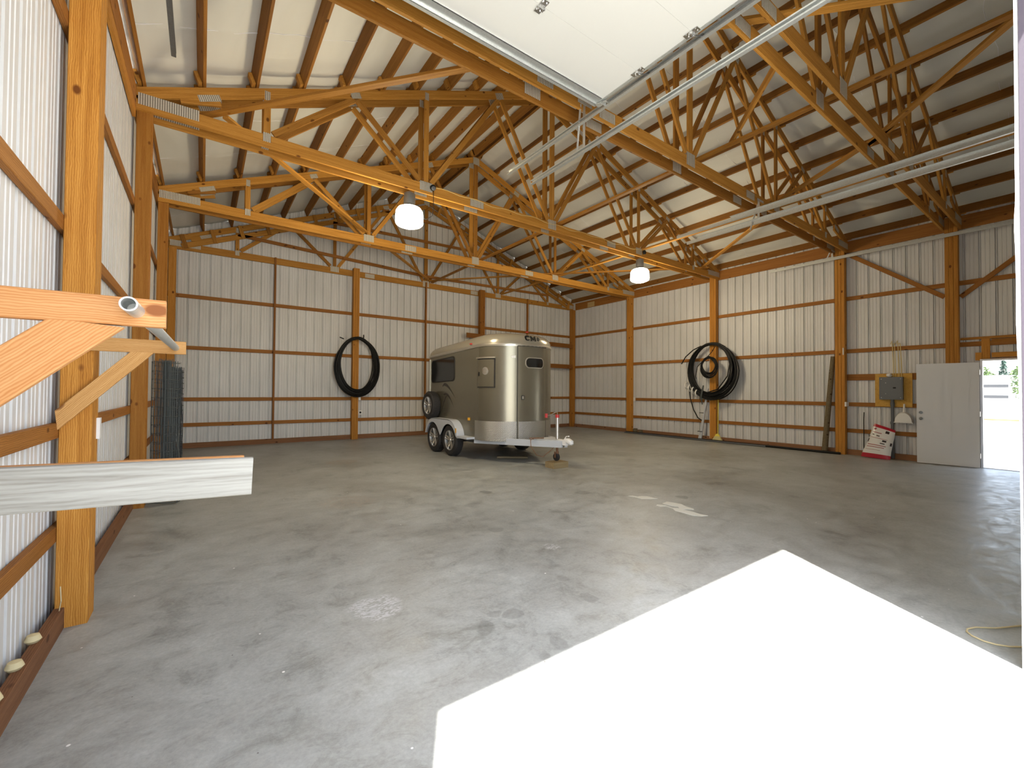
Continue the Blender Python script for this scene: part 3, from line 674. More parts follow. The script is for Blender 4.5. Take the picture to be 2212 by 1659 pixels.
MB().tube([(3.29, 7.02, 5.08), (3.29, 7.02, 4.9), (3.30, 7.03, 4.75), (3.285, 7.06, 4.62), (3.2, 7.12, 4.55), (3.05, 7.18, 4.62)], .006, 6).build('cord', 'black', t)
t = empty('ceiling_outlet', (9.25, 7.05, 5.12), 'round black outlet box above the right-hand lamp', 'outlet box')
MB().lathe([(0, 0), (.05, 0), (.052, -.03), (.05, -.04), (0, -.04)], (9.25, 7.064, 5.12), 'Y', 24).build('box_body', 'black', t)
pts = [(3.34 + (9.2 - 3.34) * i / 48, 7.062, 5.135 + .018 * math.sin(i * 1.1) + .01 * math.sin(i * .43)) for i in range(49)]
tag(MB().tube(pts, .005, 6).build('yellow_cable', 'romex', smooth=True), 'yellow cable stapled along the truss between the two outlet boxes', 'cable')

# ------------------------------------------------------------------ hose coils
def coil(name, P, cw, rx0, rx1, ztop_, zb0, zb1, turns, r, label, cat='hose coil', drift=.0, seed=1, tails=()):
    """P(u, z, d): u sideways, z up, d out from the wall"""
    rnd = random.Random(seed); b = MB()
    for i in range(turns):
        f = i / (turns - 1) if turns > 1 else 0
        f = (f + rnd.uniform(-.5, .5) / turns); f = min(1, max(0, f))
        rx = rx0 + (rx1 - rx0) * f; zb = zb0 + (zb1 - zb0) * f; zt = ztop_ - rnd.uniform(0, .05); cz = (zt + zb) / 2; rz = (zt - zb) / 2
        ph = rnd.uniform(0, 6); cu = cw + rnd.uniform(-.03, .03); dd = .02 + rnd.uniform(0, .10)
        pts = []
        for k in range(48):
            a = 2 * PI * k / 48; egg = 1 - .05 * max(0, math.sin(a))
            pts.append(P(cu + rx * math.cos(a) * egg + .012 * math.sin(3 * a + ph), cz + rz * math.sin(a) + .01 * math.sin(4 * a + ph), dd + .02 * math.sin(2 * a + ph)))
        b.tube(pts, r, 7, closed=True)
    for tl in tails: b.tube([P(*q) for q in tl], r * .9, 7)
    return tag(b.build(name, 'black', smooth=True), label, cat)
PB = lambda u, z, d: (u, 13.40 - d, z)
coil('hose_coil', PB, 3.80, .50, .66, 3.10, 1.50, 1.29, 20, .018, 'big oval coil of black hose hanging on the back wall post', seed=3, tails=([(3.95, 3.0, .06), (3.97, 3.12, .1), (3.96, 3.18, .12)], [(3.4, 3.02, .05), (3.28, 3.06, .08)]))
PR = lambda u, z, d: (XR - .17 - d, u, z)
coil('hose_coil', PR, 7.20, .62, .80, 3.02, 1.50, 1.27, 19, .019, 'large coil of black hose with loose ends hanging on the right wall post', seed=5,
     tails=([(7.55, 2.96, .05), (7.8, 2.85, .08), (8.05, 2.65, .1), (8.2, 2.42, .1)], [(7.95, 1.7, .06), (7.9, 1.3, .07), (7.8, .95, .06), (7.65, .7, .06), (7.52, .62, .06)], [(6.8, 2.9, .04), (6.62, 2.5, .05), (6.7, 2.0, .06), (7.0, 1.6, .06), (7.5, 1.45, .06), (7.9, 1.6, .06)]))
coil('small_hose_coil', lambda u, z, d: (XR - .32 - d * .5, u, z), 7.22, .20, .28, 2.60, 2.10, 1.94, 12, .012, 'small coil of thin black hose hung inside the large coil on the right post', seed=8,
     tails=([(7.3, 2.58, .02), (7.12, 2.75, .04), (7.02, 2.9, .05)], [(7.36, 2.55, .03), (7.6, 2.3, .05), (7.66, 2.0, .05), (7.64, 1.93, .05)]))
b = MB()
for k in range(4): b.tube([PR(8.02 - .12 * k, 1.72 - .08 * k + .1 * math.sin(a), .09 + .1 * math.cos(a)) for a in [i * PI / 6 for i in range(12)]], .022, 6, closed=True)
tag(b.build('plastic_wrap', 'white', smooth=True), 'white plastic strips wrapped round the lower left of the large hose coil', 'wrap')
b = MB(); b.tube([PR(7.42, 1.72, .14), PR(7.45, 1.55, .15), PR(7.50, 1.35, .14), PR(7.46, 1.12, .13)], [.02, .03, .028, .012], 8)
tag(b.build('plastic_bag', 'wire', smooth=True), 'twisted grey plastic bag hanging off the bottom of the large hose coil', 'bag')

# ------------------------------------------------------------------ things along the right wall
dg = empty('gutter_lengths', (12.78, 7.45, 0), 'white plastic lengths strapped together leaning on the right wall post', 'gutter')
for k, (dy, x0) in enumerate(((0, 12.73), (.055, 12.72))):
    board('length', (x0, 7.55 + dy, .02), (XR - .18, 7.36 + dy * .6, 1.62 if k == 0 else 1.2), .05, .045, 'whitepaint', up=(0, 1, 0), parent=dg)
MB().box((12.70, 7.50, .27), (12.77, 7.65, .285)).build('strap', 'black', dg); MB().box((12.72, 7.46, .85), (12.80, 7.60, .865)).build('strap', 'black', dg)
tag(board('white_rod', (XR - .09, 7.335, 0.0), (XR - .09, 7.335, 3.25), .02, .02, 'white', up=(0, 1, 0)), 'thin white plastic rod standing beside the post behind the hose coil', 'rod')
br = empty('broom', (12.78, 7.02, 0), 'yellow broom standing against the right wall post', 'broom')
MB().tube([(12.79, 7.03, .2), (12.795, 7.02, 1.32)], .012, 10).build('handle', 'yellow', br, smooth=True)
MB().prism([(12.77, 6.96, .17), (12.77, 7.11, .17), (12.77, 7.07, .24), (12.77, 7.0, .24)], (-.02, 0, 0), (.03, 0, 0)).build('cap', 'yellow', br)
MB().prism([(12.77, 6.86, .0), (12.77, 7.2, .03), (12.77, 7.11, .17), (12.77, 6.96, .17)], (-.03, 0, 0), (.03, 0, 0)).build('bristles', 'bristle', br)
b = MB(); b.tube([(12.83, 4.27, .0), (12.86, 4.22, .8), (12.90, 4.16, 1.7), (12.93, 4.11, 2.43)], [.065, .06, .055, .05], 12)
tag(b.build('round_log', 'log', smooth=True), 'long thin round log leaning on the right wall beside the post', 'log')
for dx, r, mt, lb in ((0, .03, 'black', 'black pipe lying on the floor along the foot of the right wall'), (-.08, .022, 'conduit', 'grey pipe lying beside the black one along the foot of the right wall')):
    tag(MB().tube([(12.72 + dx, 3.9 if dx == 0 else 5.6, r), (12.70 + dx, 7.0, r), (12.74 + dx, 10.5, r)], r, 10).build('floor_pipe', mt, smooth=True), lb, 'pipe', 'pipes on the floor by the right wall')
thing_board('loose_batten', (12.80, 5.6, .05), (12.83, 9.5, .05), .06, .03, 'thin brown batten lying between the pipes and the right wall', 'batten', mt='splash')
for (x, y, h, s) in ((12.80, 10.16, .17, .11), (12.83, 9.95, .13, .12)):
    tag(MB().box((x, y - s / 2, 0), (x + .1, y + s / 2, h)).build('timber_offcut', 'log'), '%s grey timber offcut on end at the foot of the corner-side right post' % ('taller left' if h > .15 else 'shorter right'), 'offcut', 'offcuts by the corner post')
ply = tag(MB().box((12.945, 2.62, 1.20), (12.963, 3.28, 1.965)).build('plywood_board', 'plywood'), 'orange plywood backing board on the right wall behind the electrical panel', 'board')
ep = empty('electrical_panel', (12.9, 2.97, 1.37), 'dark grey electrical panel mounted on the plywood board', 'electrical panel')
MB().box((12.85, 2.765, 1.365), (12.944, 3.18, 1.885)).build('cabinet', 'grey', ep)
MB().box((12.842, 2.785, 1.39), (12.85, 3.16, 1.86)).build('cover', 'grey', ep)
b = MB()
for y, z in ((2.80, 1.41), (3.14, 1.41), (2.80, 1.84), (3.14, 1.84), (3.06, 1.75), (3.06, 1.5)): b.tube([(12.842, y, z), (12.838, y, z)], .008, 8)
b.build('screws', 'chrome', ep); MB().box((12.836, 2.88, 1.62), (12.842, 2.93, 1.65)).build('latch', 'black', ep)
b = MB(); b.tube([(12.90, 2.955, 1.365), (12.90, 2.955, .02)], .035, 14); b.tube([(12.90, 2.955, 1.30), (12.90, 2.955, 1.22)], .042, 14); b.tube([(12.90, 2.955, .86), (12.90, 2.955, .80)], .042, 14)
tag(b.build('conduit_pipe', 'conduit', smooth=True), 'dark grey vertical conduit running down from the electrical panel to the floor', 'conduit')
b = MB(); b.tube([(12.92, 2.98, 1.9), (12.92, 3.0, 1.93), (12.92, 3.06, 1.93)], [.03, .05, .03], 10)
tag(b.build('insulation_foam', 'bag', smooth=True), 'small pale foam lump above the electrical panel', 'foam')
b = MB()
for k, y in enumerate((2.80, 2.84, 2.90, 2.94)):
    b.tube([(12.93, y, 1.89), (12.935, y + .01 * math.sin(k), 2.2), (12.94, y + .02, 2.62), (12.95, y + .03, 2.72 if k % 2 else 2.66), (12.955, y + .06, 2.65)], .007, 6)
tag(b.build('panel_cables', 'romex', smooth=True), 'bunch of yellow cables rising from the electrical panel', 'cable')
dp = empty('dustpan', (12.9, 2.76, .85), 'white plastic dustpan hanging on the right wall beside the open door', 'dustpan')
b = MB(); n = 14; vs = []; fs = []
for j, (d, sc) in enumerate(((.0, 1.0), (.035, 1.0), (.085, .9), (.09, .62))):
    for i in range(n + 1):
        a = PI * i / n; vs.append((12.95 - d, 2.765 + .165 * sc * math.cos(a) - (.0 if j < 3 else 0), .85 + .24 * sc * math.sin(a)))
for j in range(3):
    for i in range(n): fs.append((j * (n + 1) + i, j * (n + 1) + i + 1, (j + 1) * (n + 1) + i + 1, (j + 1) * (n + 1) + i))
fs.append(tuple(3 * (n + 1) + i for i in range(n + 1)))
b.add(vs, fs); b.box((12.86, 2.60, .84), (12.95, 2.93, .855)); b.build('pan', 'white', dp, smooth=True)
b = MB(); b.tube([(12.93, 2.765, 1.05), (12.92, 2.76, 1.14), (12.935, 2.757, 1.27)], [.028, .02, .016], 8); b.build('handle', 'white', dp, smooth=True)
tag(MB().tube([(12.93, 3.495, .02), (12.93, 3.495, .88), (12.955, 3.495, 1.05)], .009, 6).build('thin_rod', 'black'), 'thin dark rod standing against the right wall left of the feed bag', 'rod')
tag(MB().box((12.80, 3.80, 1.18), (12.965, 3.834, 1.29)).build('wall_switch', 'white'), 'white switch box on the right wall post by the electrical panel', 'switch')
tag(MB().box((12.935, 10.25, 1.16), (12.965, 10.33, 1.30)).build('wall_outlet', 'white'), 'small white outlet box on the right wall post nearest the back corner', 'outlet')
tag(MB().box((3.875, 13.42, 1.19), (3.94, 13.5, 1.30)).build('wall_outlet', 'white'), 'small white outlet beside the back wall post just under the hose coil', 'outlet')
t = empty('wall_outlet', (3.93, 13.44, .8), 'white outlet with a dark round socket low beside the back wall post', 'outlet')
MB().box((3.87, 13.42, .75), (3.99, 13.5, .88)).build('plate', 'white', t); MB().lathe([(0, 0), (.03, 0), (.03, -.01), (0, -.01)], (3.93, 13.418, .815), 'Y', 14).build('socket', 'black', t)
tag(MB().box((XL + .15, 3.98, 1.16), (XL + .168, 4.03, 1.30)).build('wall_switch', 'white'), 'white switch box on the side of the nearest left post', 'switch')
tag(MB().tube([(12.804, 3.86, 2.45), (12.804, 3.86, 2.62)], .012, 8).build('post_thermometer', 'white'), 'slim white plastic strip fixed to the right wall post above the log', 'strip')
# feed bag
fb = empty('feed_bag', (12.85, 3.2, 0), 'red and white paper feed bag leaning crooked against the right wall', 'bag')
c00, c10, c11, c01 = V((12.66, 3.48, .02)), V((12.66, 2.955, .0)), V((12.84, 2.89, .665)), V((12.84, 3.265, .80))
nrm = V((-1, 0, .25)).normalized()
def bagp(u, v, o=0):
    p = c00.lerp(c10, u).lerp(c01.lerp(c11, u), v)
    bul = .075 * (math.sin(PI * min(1, max(0, u))) ** .5) * (math.sin(PI * min(1, max(0, v * .92 + .06))) ** .6)
    return p + nrm * (bul + o) + V((0, .006 * math.sin(9 * v + 4 * u), 0))
b = MB(); NU, NV = 16, 24
for s in (1, -1):
    base = len(b.v)
    for j in range(NV + 1):
        for i in range(NU + 1):
            u, v = i / NU, j / NV; p = bagp(u, v)
            if s < 0: q = c00.lerp(c10, u).lerp(c01.lerp(c11, u), v); p = q - (p - q) * .35
            b.v.append(tuple(p))
    for j in range(NV):
        for i in range(NU):
            a = base + j * (NU + 1) + i; b.f.append((a, a + 1, a + NU + 2, a + NU + 1)); b.mi.append(1 if (j < 3 or j > NV - 3) else 0)
b.build('bag_body', ['bag', 'bagred'], fb, smooth=True)
def print_(u0, u1, v0, v1, mt, nm_):
    b = MB(); n = 6
    for j in range(3):
        for i in range(n + 1): b.v.append(tuple(bagp(u0 + (u1 - u0) * i / n, v0 + (v1 - v0) * j / 2, .003)))
    for j in range(2):
        for i in range(n): a = j * (n + 1) + i; b.f.append((a, a + 1, a + n + 2, a + n + 1)); b.mi.append(0)
    b.build(nm_, mt, fb)
for q in ((.10, .22, .85, .88, 'printred', 'emblem'), (.14, .18, .83, .90, 'printred', 'emblem'), (.62, .78, .80, .88, 'print', 'picture'), (.12, .5, .755, .775, 'printred', 'text_line'), (.12, .22, .68, .71, 'print', 'text_line'), (.32, .46, .66, .69, 'print', 'text_line'),
          (.10, .80, .60, .612, 'printred', 'text_line'), (.62, .78, .52, .58, 'print', 'picture'), (.55, .74, .45, .48, 'print', 'text_line'), (.08, .80, .38, .40, 'printred', 'text_line'), (.08, .74, .32, .338, 'printred', 'text_line'), (.08, .62, .24, .248, 'printred', 'text_line'),
          (.0, .05, .46, .56, 'print', 'side_print'), (.93, .99, .44, .54, 'print', 'side_print'), (.0, .04, .60, .64, 'print', 'side_print')): print_(*q)

# ------------------------------------------------------------------ wire fence rolls behind the second left post
def roll(cx, cy, r0, layers, h, nv, dz, mt, label, rw=.0022, seed=2):
    rnd = random.Random(seed); t = empty('fence_roll', (cx, cy, 0), label, 'fence roll', 'wire fence rolls by the left wall')
    b = MB()
    for L_ in range(layers):
        r = r0 * (1 - .17 * L_); hh = h - rnd.uniform(0, .06)
        for k in range(nv):
            a = 2 * PI * k / nv + rnd.uniform(-.05, .05); q = rnd.uniform(-.01, .01)
            b.tube([(cx + (r + q * math.sin(z * 3)) * math.cos(a + .03 * math.sin(z * 4 + k)), cy + r * math.sin(a), z) for z in [.005 + (hh - .005) * i / 5 for i in range(6)]], rw, 4)
    b.build('vertical_wires', mt, t)
    b = MB()
    for L_ in range(layers):
        r = r0 * (1 - .17 * L_); z = .03
        while z < h - .03:
            b.tube([(cx + r * math.cos(a), cy + r * math.sin(a), z + .008 * math.sin(a * 2 + L_)) for a in [2 * PI * i / 20 for i in range(20)]], rw, 4, closed=True)
            z += dz + rnd.uniform(-.01, .01)
    b.build('ring_wires', mt, t); return t
roll(-.41, 7.62, .155, 6, 1.93, 20, .12, 'wire', 'tall roll of grey welded wire fence standing beside the left wall post', rw=.0026)
roll(-.32, 8.35, .085, 4, 1.84, 16, .08, 'wiredark', 'narrower dark roll of coated wire fence behind the grey roll', rw=.0035, seed=4)
b = MB()
for i in range(11):
    b.tube([(-.38 + .175 * math.cos(a) * (1 + .03 * math.sin(i * 3)), 7.26 + .14 * math.sin(a), .03 + i * .045 + .012 * math.sin(a * 2 + i)) for a in [2 * PI * k / 24 for k in range(24)]], .006, 5, closed=True)
tag(b.build('wire_coil', 'wire', smooth=True), 'loose stack of coiled grey wire at the foot of the fence rolls', 'wire coil')
tag(MB().tube([(-.25, 7.10, .02), (-.21, 7.2, .35), (-.255, 7.25, .75), (-.25, 7.3, .95)], .008, 6).build('bent_stake', 'wire'), 'thin bent pale stake leaning on the fence rolls', 'stake')

# ------------------------------------------------------------------ horse trailer
TW, TB, TX, TY = .92, .775, 5.72, 7.95
TR = 10.33
HT = empty('horse_trailer', (TX, 9.2, 0), 'pewter two-axle horse trailer with rounded nose parked in front of the back wall', 'trailer')
def tz(y, z): return z - .045 * max(0, (y - 8)) * (z - .45) / 2.0          # roof line falls slightly to the rear
def outline(inset=0, n=28, rear=True):
    w_ = TW - inset; bb = TB - inset
    pts = [(TX - w_, TR - inset), ]
    pts += [(TX - w_, TR - inset - (TR - inset - TY) * i / 6) for i in range(1, 6)]
    pts += [(TX - w_ * math.cos(PI * i / n), TY - bb * math.sin(PI * i / n)) for i in range(n + 1)]
    pts += [(TX + w_, TY + (TR - inset - TY) * i / 6) for i in range(1, 7)]
    return pts
def shell(levels, name, mt, cap=True, mids=None):
    b = MB(); N = None
    for inset, z in levels:
        p = outline(inset); N = len(p)
        for x, y in p: b.v.append((x, y, tz(y, z)))
    for j in range(len(levels) - 1):
        for i in range(N):
            k = (i + 1) % N; b.f.append((j * N + i, j * N + k, (j + 1) * N + k, (j + 1) * N + i)); b.mi.append(0)
    if cap:
        b.f.append(tuple(range(N))); b.f.append(tuple((len(levels) - 1) * N + i for i in range(N))); b.mi += [0, 0]
    return b.build(name, mt, HT, smooth=True)
shell([(0, .45), (0, 1.0), (0, 1.6), (0, 2.2), (0, 2.46)], 'body', 'trailer')
shell([(-.012, 2.44), (-.018, 2.47), (-.012, 2.50)], 'roof_trim', 'trailertrim')
shell([(-.004, 2.50), (.005, 2.56), (.04, 2.63), (.10, 2.685), (.20, 2.725), (.36, 2.75), (.6, 2.765)], 'roof', 'trailerroof')
def side(s_, o=0):
    """point on the left side / nose: s<0 = metres back along the side, s>=0 = nose angle"""
    if s_ < 0: return (TX - TW - o, TY - s_)
    return (TX - (TW + o) * math.cos(s_), TY - (TB + o) * math.sin(s_))
def patch(name, s0, s1, z0, z1, o0, o1, mt, parent, n=16, rnd_=0, uv=False):
    b = MB(); rows = [z0 + (z1 - z0) * j / 8 for j in range(9)]
    if rnd_:
        ks = [rnd_ * (1 - math.cos(PI / 2 * i / 6)) for i in range(7)]
        rows = [z0 + k for k in ks] + [z1 - k for k in reversed(ks)]
    nr = len(rows); sg = 1 if s1 > s0 else -1
    for o in (o0, o1):
        for z in rows:
            d = min(z - z0, z1 - z); ins = rnd_ - math.sqrt(max(0, rnd_ ** 2 - (rnd_ - d) ** 2)) if rnd_ and d < rnd_ else 0
            a0, a1 = s0 + sg * ins, s1 - sg * ins
            for i in range(n + 1):
                x, y = side(a0 + (a1 - a0) * i / n, o); b.v.append((x, y, tz(y, z)))
    A = (n + 1) * nr
    for j in range(nr - 1):
        for i in range(n):
            a = j * (n + 1) + i; b.f.append((A + a, A + a + 1, A + a + n + 2, A + a + n + 1)); b.mi.append(0)
        for a in (j * (n + 1), j * (n + 1) + n): b.f.append((a, a + n + 1, A + a + n + 1, A + a)); b.mi.append(0)
    for j in (0, nr - 1):
        for i in range(n):
            a = j * (n + 1) + i; b.f.append((a, a + 1, A + a + 1, A + a)); b.mi.append(0)
    me_o = b.build(name, mt, parent, smooth=True)
    if uv:
        me = me_o.data; uvl = me.uv_layers.new(name='UVMap')
        for lp in me.loops:
            co = pm(me_o) @ me.vertices[lp.vertex_index].co
            a = math.atan2((TY - co.y) / TB, (TX - co.x) / TW); uvl.data[lp.index].uv = (a * .85 if co.y < TY else -(co.y - TY), co.z)
    return me_o
def ringpatch(name, s0, s1, z0, z1, wd, o, mt, parent):
    for a, c, e, f in ((s0, s1, z0, z0 + wd), (s0, s1, z1 - wd, z1), (s0, s0 + wd, z0, z1), (s1 - wd, s1, z0, z1)):
        patch(name, a, c, e, f, 0, o, mt, parent, n=10)
patch('kick_plate', -.10, 2.75, .45, .865, 0, .006, 'tread', HT, n=60, uv=True)
dr = patch('front_door', 1.15, 1.98, .48, 2.44, .0, .018, 'trailer', HT, n=24)
for e in ((1.137, 1.15, .47, 2.455), (1.98, 1.993, .47, 2.455)): patch('door_seal', *e, 0, .014, 'rubber', dr, n=2)
patch('door_seal', 1.137, 1.993, 2.44, 2.455, 0, .014, 'rubber', dr); patch('door_seal', 1.137, 1.993, .468, .48, 0, .014, 'rubber', dr)
patch('drip_rail', 1.10, 2.02, 2.458, 2.476, 0, .04, 'trailertrim', HT)
patch('door_kick_plate', 1.17, 1.96, .49, .865, .017, .022, 'tread', dr, n=30, uv=True)
patch('window_frame', 1.325, 1.865, 1.985, 2.215, .017, .026, 'trailertrim', dr, n=22, rnd_=.10)
patch('door_window', 1.35, 1.84, 2.005, 2.195, .017, .029, 'glass', dr, n=20, rnd_=.08)
patch('door_latch', 1.235, 1.31, 1.32, 1.41, .017, .026, 'black', dr, n=4); patch('door_latch', 1.25, 1.295, 1.335, 1.395, .02, .030, 'trailertrim', dr, n=4)
hd = patch('hatch_door', .03, .575, 1.59, 2.165, 0, .022, 'trailer', HT, n=20)
ringpatch('hatch_seal', .008, .597, 1.568, 2.187, .022, .016, 'rubber', hd)
patch('hatch_rail', .0, .60, 2.185, 2.215, 0, .045, 'trailertrim', hd, n=14)
patch('hatch_latch', .075, .12, 1.82, 1.90, .02, .032, 'black', hd, n=4)
b = MB(); n = 28; o_ = .028
cs, cz = .325, 1.92
for r in (0.0, .045, .082, .088):
    for k in range(n):
        a = 2 * PI * k / n; s_ = cs + r * math.cos(a) * 1.15; z = cz + r * math.sin(a); x, y = side(s_, o_ if r < .085 else .02); b.v.append((x, y, tz(y, z)))
for i in range(3):
    for k in range(n): q = (k + 1) % n; b.f.append((i * n + k, i * n + q, (i + 1) * n + q, (i + 1) * n + k)); b.mi.append(1 if i == 0 else 0)
b.build('round_emblem', ['chrome', 'alloy'], hd, smooth=True)
patch('sticker', .99, 1.10, 2.19, 2.245, 0, .003, 'white', HT, n=4)
wd_ = patch('side_window', -2.26, -1.06, 1.78, 2.335, 0, .012, 'glass', HT, n=22, rnd_=.09)
wf = patch('window_frame', -2.29, -1.03, 1.755, 2.36, 0, .008, 'rubber', wd_, n=22, rnd_=.10)
patch('marker_lamp', -.38, -.32, .85, .91, 0, .025, 'amber', HT, n=3)
patch('clearance_lamp', -.31, -.25, 2.53, 2.555, -.01, .03, 'red', HT, n=3); patch('clearance_lamp', 1.52, 1.58, 2.77, 2.79, -.25, -.2, 'red', HT, n=3)
# painted swooshes, widened to paint in the dark reflection of the tyre
def swoosh_reflection(p0, p1, p2, wmax, nm_='swoosh_reflection'):
    b = MB(); n = 16
    for i in range(n + 1):
        t_ = i / n; y = (1 - t_) ** 2 * p0[0] + 2 * t_ * (1 - t_) * p1[0] + t_ * t_ * p2[0]; z = (1 - t_) ** 2 * p0[1] + 2 * t_ * (1 - t_) * p1[1] + t_ * t_ * p2[1]
        w_ = 1.7 * wmax * math.sin(PI * min(1, t_ * .9 + .08)) * (1 - t_ * .5)
        b.v += [(TX - TW - .002, y, z + w_ / 2), (TX - TW - .002, y, z - w_ / 2), (TX - TW + .001, y, z - w_ / 2), (TX - TW + .001, y, z + w_ / 2)]
    for i in range(n):
        for k in range(4): q = (k + 1) % 4; b.f.append((i * 4 + k, i * 4 + q, i * 4 + 4 + q, i * 4 + 4 + k)); b.mi.append(0)
    b.build(nm_, 'swoosh_reflection', HT)
swoosh_reflection((9.62, 1.60), (9.45, 1.78), (8.95, 1.32), .055); swoosh_reflection((9.55, 1.40), (9.3, 1.50), (9.02, 1.10), .04); swoosh_reflection((9.6, 1.05), (9.5, 1.35), (9.35, 1.38), .05)
# rear post and door edge
MB().box((TX - TW - .02, TR - .01, .5), (TX - TW + .03, TR + .03, 2.3)).build('corner_post', 'trailertrim', HT)
# logo letters on the nose
def letter(polys, x0, z0, sc, name):
    b = MB()
    for poly in polys:
        P0 = []; P1 = []
        for (u, v) in poly:
            xx = x0 + (u + v * .25) * sc; a = math.acos(max(-1, min(1, (TX - xx) / (TW - .03)))); z = z0 + v * sc
            ins = -.004 + max(0, (z - 2.56)) * .62
            y = TY - (TB - ins) * math.sin(a); P0.append((xx, y - .012, z)); P1.append((xx, y + .02, z))
        n = len(P0); b.add(P0 + P1, [tuple(range(n)), tuple(range(n, 2 * n))] + [(i, (i + 1) % n, n + (i + 1) % n, n + i) for i in range(n)])
    o = b.build(name, 'black', HT); return o
cpoly = []
for i in range(10): a = math.radians(40 + 280 * i / 9); cpoly.append((.5 + .5 * math.cos(a), .5 + .5 * math.sin(a)))
inner = [(.5 + (u - .5) * .5, .5 + (v - .5) * .6) for u, v in cpoly]
letter([[cpoly[i], cpoly[i + 1], inner[i + 1], inner[i]] for i in range(9)], 5.50, 2.565, .125, 'letter_c')
letter([[(0, 0), (.25, 0), (.25, 1), (0, 1)], [(.25, 1), (.25, .6), (.6, .1), (.6, .5)], [(.6, .5), (.6, .1), (.95, .6), (.95, 1)], [(.95, 0), (1.2, 0), (1.2, 1), (.95, 1)]], 5.64, 2.565, .11, 'letter_m')
letter([[(0, .1), (.5, .0), (.9, .3), (.75, .8), (.35, 1.0), (.1, .6)]], 5.82, 2.58, .085, 'logo_mark')
# wheels
def wheel(x, y, z, parent, r=.36, wd=.20, out=-1, name='wheel'):
    h = wd / 2; b = MB()
    b.lathe([(r * .62, -h * .8), (r * .70, -h), (r * .90, -h), (r * .98, -h * .75), (r, -h * .4), (r, h * .4), (r * .98, h * .75), (r * .90, h), (r * .70, h), (r * .62, h * .8)], (x, y, z), 'X', 40)
    for k in range(40):
        a = 2 * PI * k / 40
        for hx in (-.05, 0, .05): b.box((-.02, -.011, -.004), (.02, .011, .004), mx=Matrix.Translation((x + hx, y + r * math.cos(a + hx), z + r * math.sin(a + hx))) @ Matrix.Rotation(a + hx - PI / 2, 4, 'X'))
    t_ = b.build(name, 'rubber', parent, smooth=True)
    b = MB(); f = out * h
    b.lathe([(r * .64, f * .85), (r * .60, f * .80), (r * .57, f * .35), (r * .50, f * .2), (0, f * .2)], (x, y, z), 'X', 32)
    rim = b.build('rim', 'darkgalv', t_, smooth=True)
    b = MB()
    b.lathe([(r * .645, f * .86), (r * .64, f * .95), (r * .59, f * .92), (r * .575, f * .6)], (x, y, z), 'X', 32)
    for k in range(5):
        a = 2 * PI * k / 5 + .3
        for da in (-.17, .17):
            p0 = V((x + f * .55, y + r * .12 * math.cos(a + da * 2), z + r * .12 * math.sin(a + da * 2))); p1 = V((x + f * .78, y + r * .6 * math.cos(a + da), z + r * .6 * math.sin(a + da)))
            b.tube([p0, p1], [.02, .017], 6)
    b.lathe([(0, f * .85), (.04, f * .8), (.055, f * .5)], (x, y, z), 'X', 16)
    b.build('spokes', 'alloy', t_, smooth=True); return t_
for y in (8.92, 9.75):
    wheel(4.725, y, .36, HT); wheel(2 * TX - 4.725, y, .36, HT, out=1)
sp = wheel(TX - TW - .13, 9.98, 1.13, HT, r=.345, wd=.21, name='spare_wheel')
MB().tube([(TX - TW, 9.98, 1.13), (TX - TW - .05, 9.98, 1.13)], .06, 12).build('bracket', 'rust', sp)
